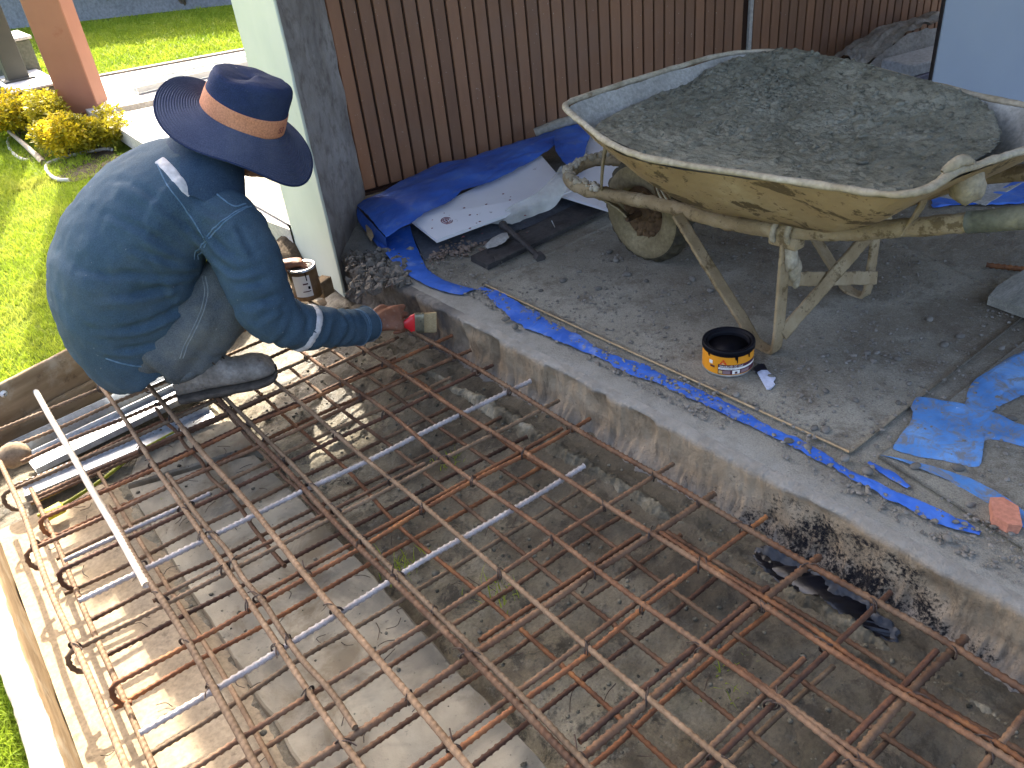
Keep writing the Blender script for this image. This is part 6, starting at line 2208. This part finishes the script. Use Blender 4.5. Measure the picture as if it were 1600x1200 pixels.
bp = hp + [ell_loft(TORI), limb([(.66, 2.45, .50), (.69, 2.32, .40), (.692, 2.26, .22), (.75, 2.24, .14), (.97, 2.275, .02), (1.035, 2.288, -.001)], [.06, .055, .045, .042, .031, .029], 12),
           limb([(.64, 2.68, .50), (.74, 2.82, .38), (.86, 2.90, .20), (.905, 2.885, .12), (.955, 2.855, .066)], [.06, .055, .045, .04, .029], 12)]


def hand(wr, X, Bn, sgn, curl, thumb, spread=.0225):
    """wr wrist, X towards knuckles, Bn back of hand; sgn thumb side"""
    X = np.array(X, float); X /= np.linalg.norm(X); Bn = np.array(Bn, float); Bn = Bn - X * np.dot(X, Bn); Bn /= np.linalg.norm(Bn)
    Tm = np.cross(Bn, X) * sgn
    w = np.array(wr, float)
    L = lambda x, t, b: w + (X * x + Tm * t + Bn * b) * 1.1
    out = [ell_loft([(L(-.012, 0, 0), .024, .028), (L(.012, .001, .001), .022, .031), (L(.045, .002, .003), .0195, .040), (L(.075, .001, .003), .0170, .0425), (L(.094, 0, .001), .0135, .040)], 18, 2.3, Tm),
           limb([L(.012, .026, -.006), L(.045, .042, -.012), L(.060, .044, -.014)], [.019, .018, .014], 10)]
    ln = [(.044, .027, .021), (.048, .031, .022), (.045, .029, .021), (.036, .022, .018)]
    for i in range(4):
        t0 = (1.5 - i) * spread
        base = L(.088 - .004 * abs(i - 1.2), t0, .002)
        ang = 0; p = base; P = [L(.060, t0 * .9, .002), base]; a3 = curl[i]
        for s_, da in zip(ln[i], a3):
            ang += math.radians(da)
            d = X * math.cos(ang) - Bn * math.sin(ang) - Tm * .06 * (i - 1.5) * math.cos(ang)
            p = p + d * s_; P.append(p)
        Q = []
        for a_, b_ in zip(P[:-1], P[1:]): Q += [a_, (a_ + b_) / 2]
        Q.append(P[-1])
        r0_ = (.0098, .0102, .0098, .0086)[i]
        out.append(limb(Q, np.interp(np.linspace(0, 1, len(Q)), [0, .22, .34, .5, .62, .85, 1], [r0_ * 1.05, r0_ * 1.1, r0_ * .97, r0_ * 1.02, r0_ * .92, r0_ * .9, r0_ * .72]), 10, 26))
        out.append(ball(P[-1] - (P[-1] - P[-2]) * .12, (r0_ * .80,) * 3, 2))
    Q = [L(*q) for q in thumb]
    out.append(limb(Q, [.0165, .0145, .0118, .0118, .0105, .0085], 10, 26))
    return out, L


WR = np.array([1.040, 2.284, -.002]); HXr = np.array([.972, -.10, -.135]); HBr = np.array([-.12, -.70, .62])
hr, LRh = hand(WR, HXr, HBr, 1, [(26, 58, 36), (34, 68, 40), (44, 74, 44), (54, 78, 44)], [(.020, .024, -.008), (.042, .036, -.014), (.064, .039, -.010), (.086, .032, -.010), (.104, .020, -.014), (.116, .010, -.018)])
hl, LLh = hand(np.array([.953, 2.852, .066]), (.93, -.25, -.05), (-.1, .25, .95), 1, [(40, 45, 30), (42, 48, 30), (45, 48, 30), (48, 50, 30)], [(.020, .024, -.008), (.040, .040, -.016), (.055, .048, -.028), (.068, .048, -.042), (.078, .044, -.054), (.082, .040, -.060)])
V, F, N = fuse(bp + hr + hl, .0042, 3)
# knuckle and crease relief
V = V + N * (.0007 * fbm(V, 120, 3, 3))[:, None]
body = mk('body', V, F, M['skin'], man)
for sg in (-1, 1):
    V, F = ballr(Hp(.082, .032 * sg, .004), AX, (.012, .014, .011), 2); e = mk('eye', V, F, M['eye'], man)
    V, F = ballr(Hp(.0925, .032 * sg, .003), AX, (.003, .005, .005), 2); mk('pupil', V, F, M['hair'], e)
    V, F = tube([Hp(.098, .016 * sg, .030), Hp(.099, .034 * sg, .036), Hp(.090, .050 * sg, .030)], .004, 6); mk('eyebrow', V, F, M['hair'], man)
V, F = ballr(Hp(-.016, 0, .020), AX, (.088, .076, .084), 4)
k_ = (V - HCN) @ HX; z_ = (V - HCN) @ HZ
V = V - np.outer(np.clip(k_ - .035, 0, 1), HX); V = V + np.outer(np.clip(-.065 - z_, 0, 1), HZ)
mk('hair', V, F, M['hair'], man)

# ---- hat (pulled low, tipped towards the brush)
HS = (HX, HY, HZ)
F2 = np.array([.78, -.626, 0]); t2 = math.radians(31)
HZ = np.array([0, 0, 1.0]) * math.cos(t2) + F2 * math.sin(t2)
HX = F2 * math.cos(t2) - np.array([0, 0, 1.0]) * math.sin(t2)
HY = np.cross(HZ, HX)
hat = thing('hat', None, None, (0, 0, 0)); hat.parent = man
HT = HCN + HS[2] * .052 - HS[0] * .016                                  # centre of the brim plane
hat.location = list(HT - base_of(man))
NA, NRr = 200, 90
a = np.arange(NA) * 2 * math.pi / NA
def brimpt(r, t, top=True):
    # t=0 towards the face
    drop = .10 * ((r - .098) / .135) ** 1.0 * .42
    wavy = .020 * math.sin(2 * t + .6) + .014 * math.sin(3 * t + 2.0) + .010 * math.cos(t + .4)
    w = ((r - .098) / .135)
    return drop, wavy * w * 1.5
rings = []
for i in range(NRr):
    u = i / (NRr - 1); r = .110 + .122 * u
    rip = .0019 * math.sin(u * 2 * math.pi * 19)
    ring = []
    for t in a:
        R_ = r * (1 + .05 * u * math.sin(2 * t + .3)); w = u
        z = -.060 * u ** 1.2 - (.026 * math.sin(2 * t + 1.0) + .012 * math.sin(3 * t + 2.2) - .012 * math.cos(t - 2.3) - .055 * max(0, -math.cos(t)) ** 2 + .030 * max(0, math.cos(t + .95)) ** 2) * u + rip
        ring.append(HT + HX * R_ * math.cos(t) * 1.0 + HY * R_ * math.sin(t) + HZ * z)
    rings.append(np.array(ring))
under = []
for i in range(NRr - 1, -1, -6): under.append(rings[i] - HZ * .0035)
V, F = loft(rings + under, False)
mk('brim', V, F, M['navy2'], hat)
rings = []
for z, r in ((-.012, .0985), (.0, .098), (.02, .0970), (.045, .0955), (.075, .0935), (.098, .0905), (.113, .0875), (.122, .083), (.1275, .075), (.129, .06), (.1275, .04), (.126, .02), (.126, .003)):
    ring = []
    for t in a[::2]:
        rr = r * (1.25 + .02 * math.cos(2 * t))
        zz = z * .98 + (.010 * math.cos(t + .3) * (z / .117) ** 2) - .007 * math.exp(-((t - 4.2) / .5) ** 2) * (z / .117) ** 3
        rr *= 1 + (.035 * math.sin(2 * t + 1.3) + .02 * math.sin(5 * t)) * (z / .117) ** 2
        ring.append(HT + HX * rr * math.cos(t) + HY * rr * math.sin(t) + HZ * zz)
    rings.append(np.array(ring))
R2 = []
for j in range(60):
    q = j / 59 * (len(rings) - 1); i0 = min(int(q), len(rings) - 2); R2.append(rings[i0] * (1 - q + i0) + rings[i0 + 1] * (q - i0))
V, F = loft(R2, True)
f_ = fbm(V * [1, 1, 1.0], 16, 3, 8)
V += (V - HT) / np.linalg.norm(V - HT, axis=1)[:, None] * (.005 * f_ - .004 * np.abs(fbm(V, 26, 2, 12)))[:, None] * np.clip(((V - HT) @ HZ - .04) / .03, 0, 1)[:, None]
V, F, N = eval_mesh(V, F, [('SMOOTH', dict(factor=.5, iterations=3))])
mk('crown', V, F, M['navy'], hat)
rings = []
for z, k_ in ((-.006, 1.275), (-.005, 1.292), (.004, 1.295), (.026, 1.294), (.046, 1.292), (.050, 1.288), (.050, 1.27)):
    ring = []
    for t in a:
        r = np.interp(max(z, 0), [0, .02, .045], [.098, .097, .0955])
        rr = r * (k_ - .02 + .02 * math.cos(2 * t))
        ring.append(HT + HX * rr * math.cos(t) + HY * rr * math.sin(t) + HZ * (z + .004 * math.sin(t)))
    rings.append(np.array(ring))
V, F = loft(rings, False)
hb = mk('hat_band', V, F, M['band'], hat)
V, F = text_mesh('S3', .028)
W = []
# printed mark near the temple, on the side facing the photographer
tc_ = math.atan2(np.dot(-HT + [0, 0, HC], HY), np.dot(-HT + [0, 0, HC], HX)) + .98
for x, y, z in V:
    t = tc_ + x / .125
    rr = .0985 * (1.292 - .02 + .02 * math.cos(2 * t)) + .0012
    W.append(HT + HX * rr * math.cos(t) + HY * rr * math.sin(t) + HZ * (y * 1.0 + .012 + .004 * math.sin(t)))
mk('band_print', np.array(W), F, M['bandmark'], hb, False)
# chin cord / brim edge binding
ring = [rings_ for rings_ in []]
eb = []
for t in np.linspace(0, 2 * math.pi, 201):
    u = 1.0; r = .094 + .138
    R_ = r * (1 + .05 * u * math.sin(2 * t + .3))
    z = -.060 * u ** 1.2 - (.026 * math.sin(2 * t + 1.0) + .012 * math.sin(3 * t + 2.2) - .012 * math.cos(t - 2.3) - .055 * max(0, -math.cos(t)) ** 2 + .030 * max(0, math.cos(t + .95)) ** 2) * u
    eb.append(HT + HX * R_ * math.cos(t) + HY * R_ * math.sin(t) + HZ * (z - .0012))
V, F = tube(eb, .0032, 6, False); mk('brim_binding', V, F, M['navy'], hat)

# ---- the brush in the right hand
pb = thing('paint_brush', 'wide red handled paint brush pressed against the slab edge', 'brush', LRh(.06, 0, -.03))
h0 = LRh(.01, .000, -.030)
tip = np.array([1.243, 2.222, -.058])
Bx = tip - h0; BL = np.linalg.norm(Bx); Bx /= BL
Bw = np.array([.1, .05, 1.0]); Bw = Bw - Bx * np.dot(Bx, Bw); Bw /= np.linalg.norm(Bw); Bt = np.cross(Bx, Bw)


def bsec(s, w, t_, k=20, ex=.55):
    t = np.arange(k) * 2 * math.pi / k
    return h0 + Bx * s + np.outer(np.sign(np.cos(t)) * np.abs(np.cos(t)) ** ex * w, Bw) + np.outer(np.sign(np.sin(t)) * np.abs(np.sin(t)) ** ex * t_, Bt)


E_ = BL
rings = [bsec(s, w, t_, 20, .7) for s, w, t_ in ((-.02, .007, .006), (-.015, .010, .008), (.02, .012, .009), (.05, .010, .008), (E_ - .125, .010, .0085), (E_ - .108, .013, .009), (E_ - .095, .022, .0095), (E_ - .085, .032, .0098), (E_ - .072, .0355, .010))]
V, F = loft(rings, True); mk('handle', V, F, M['red'], pb)
rings = [bsec(s, w, t_) for s, w, t_ in ((E_ - .073, .037, .0108), (E_ - .072, .0378, .0116), (E_ - .066, .0374, .0112), (E_ - .045, .0374, .0112), (E_ - .043, .0378, .0116), (E_ - .0405, .0370, .0106))]
V, F = loft(rings, True); fe = mk('ferrule', V, F, M['ferrule'], pb)
rings = [bsec(s, w, t_, 40) for s, w, t_ in ((E_ - .042, .0355, .0095), (E_ - .02, .0372, .0098), (E_ - .006, .0378, .0088), (E_ + .004, .037, .006))]
V, F = loft(rings, True); V += (.0022 * fbm(V, 140, 2, 3))[:, None]; mk('bristles', V, F, M['bristle'], pb)
V, F = tube([h0 + Bx * (E_ - .052) + Bw * .012 + Bt * s for s in (-.0125, .0125)], .0022, 6); mk('rivet', V, F, M['iron'], fe)
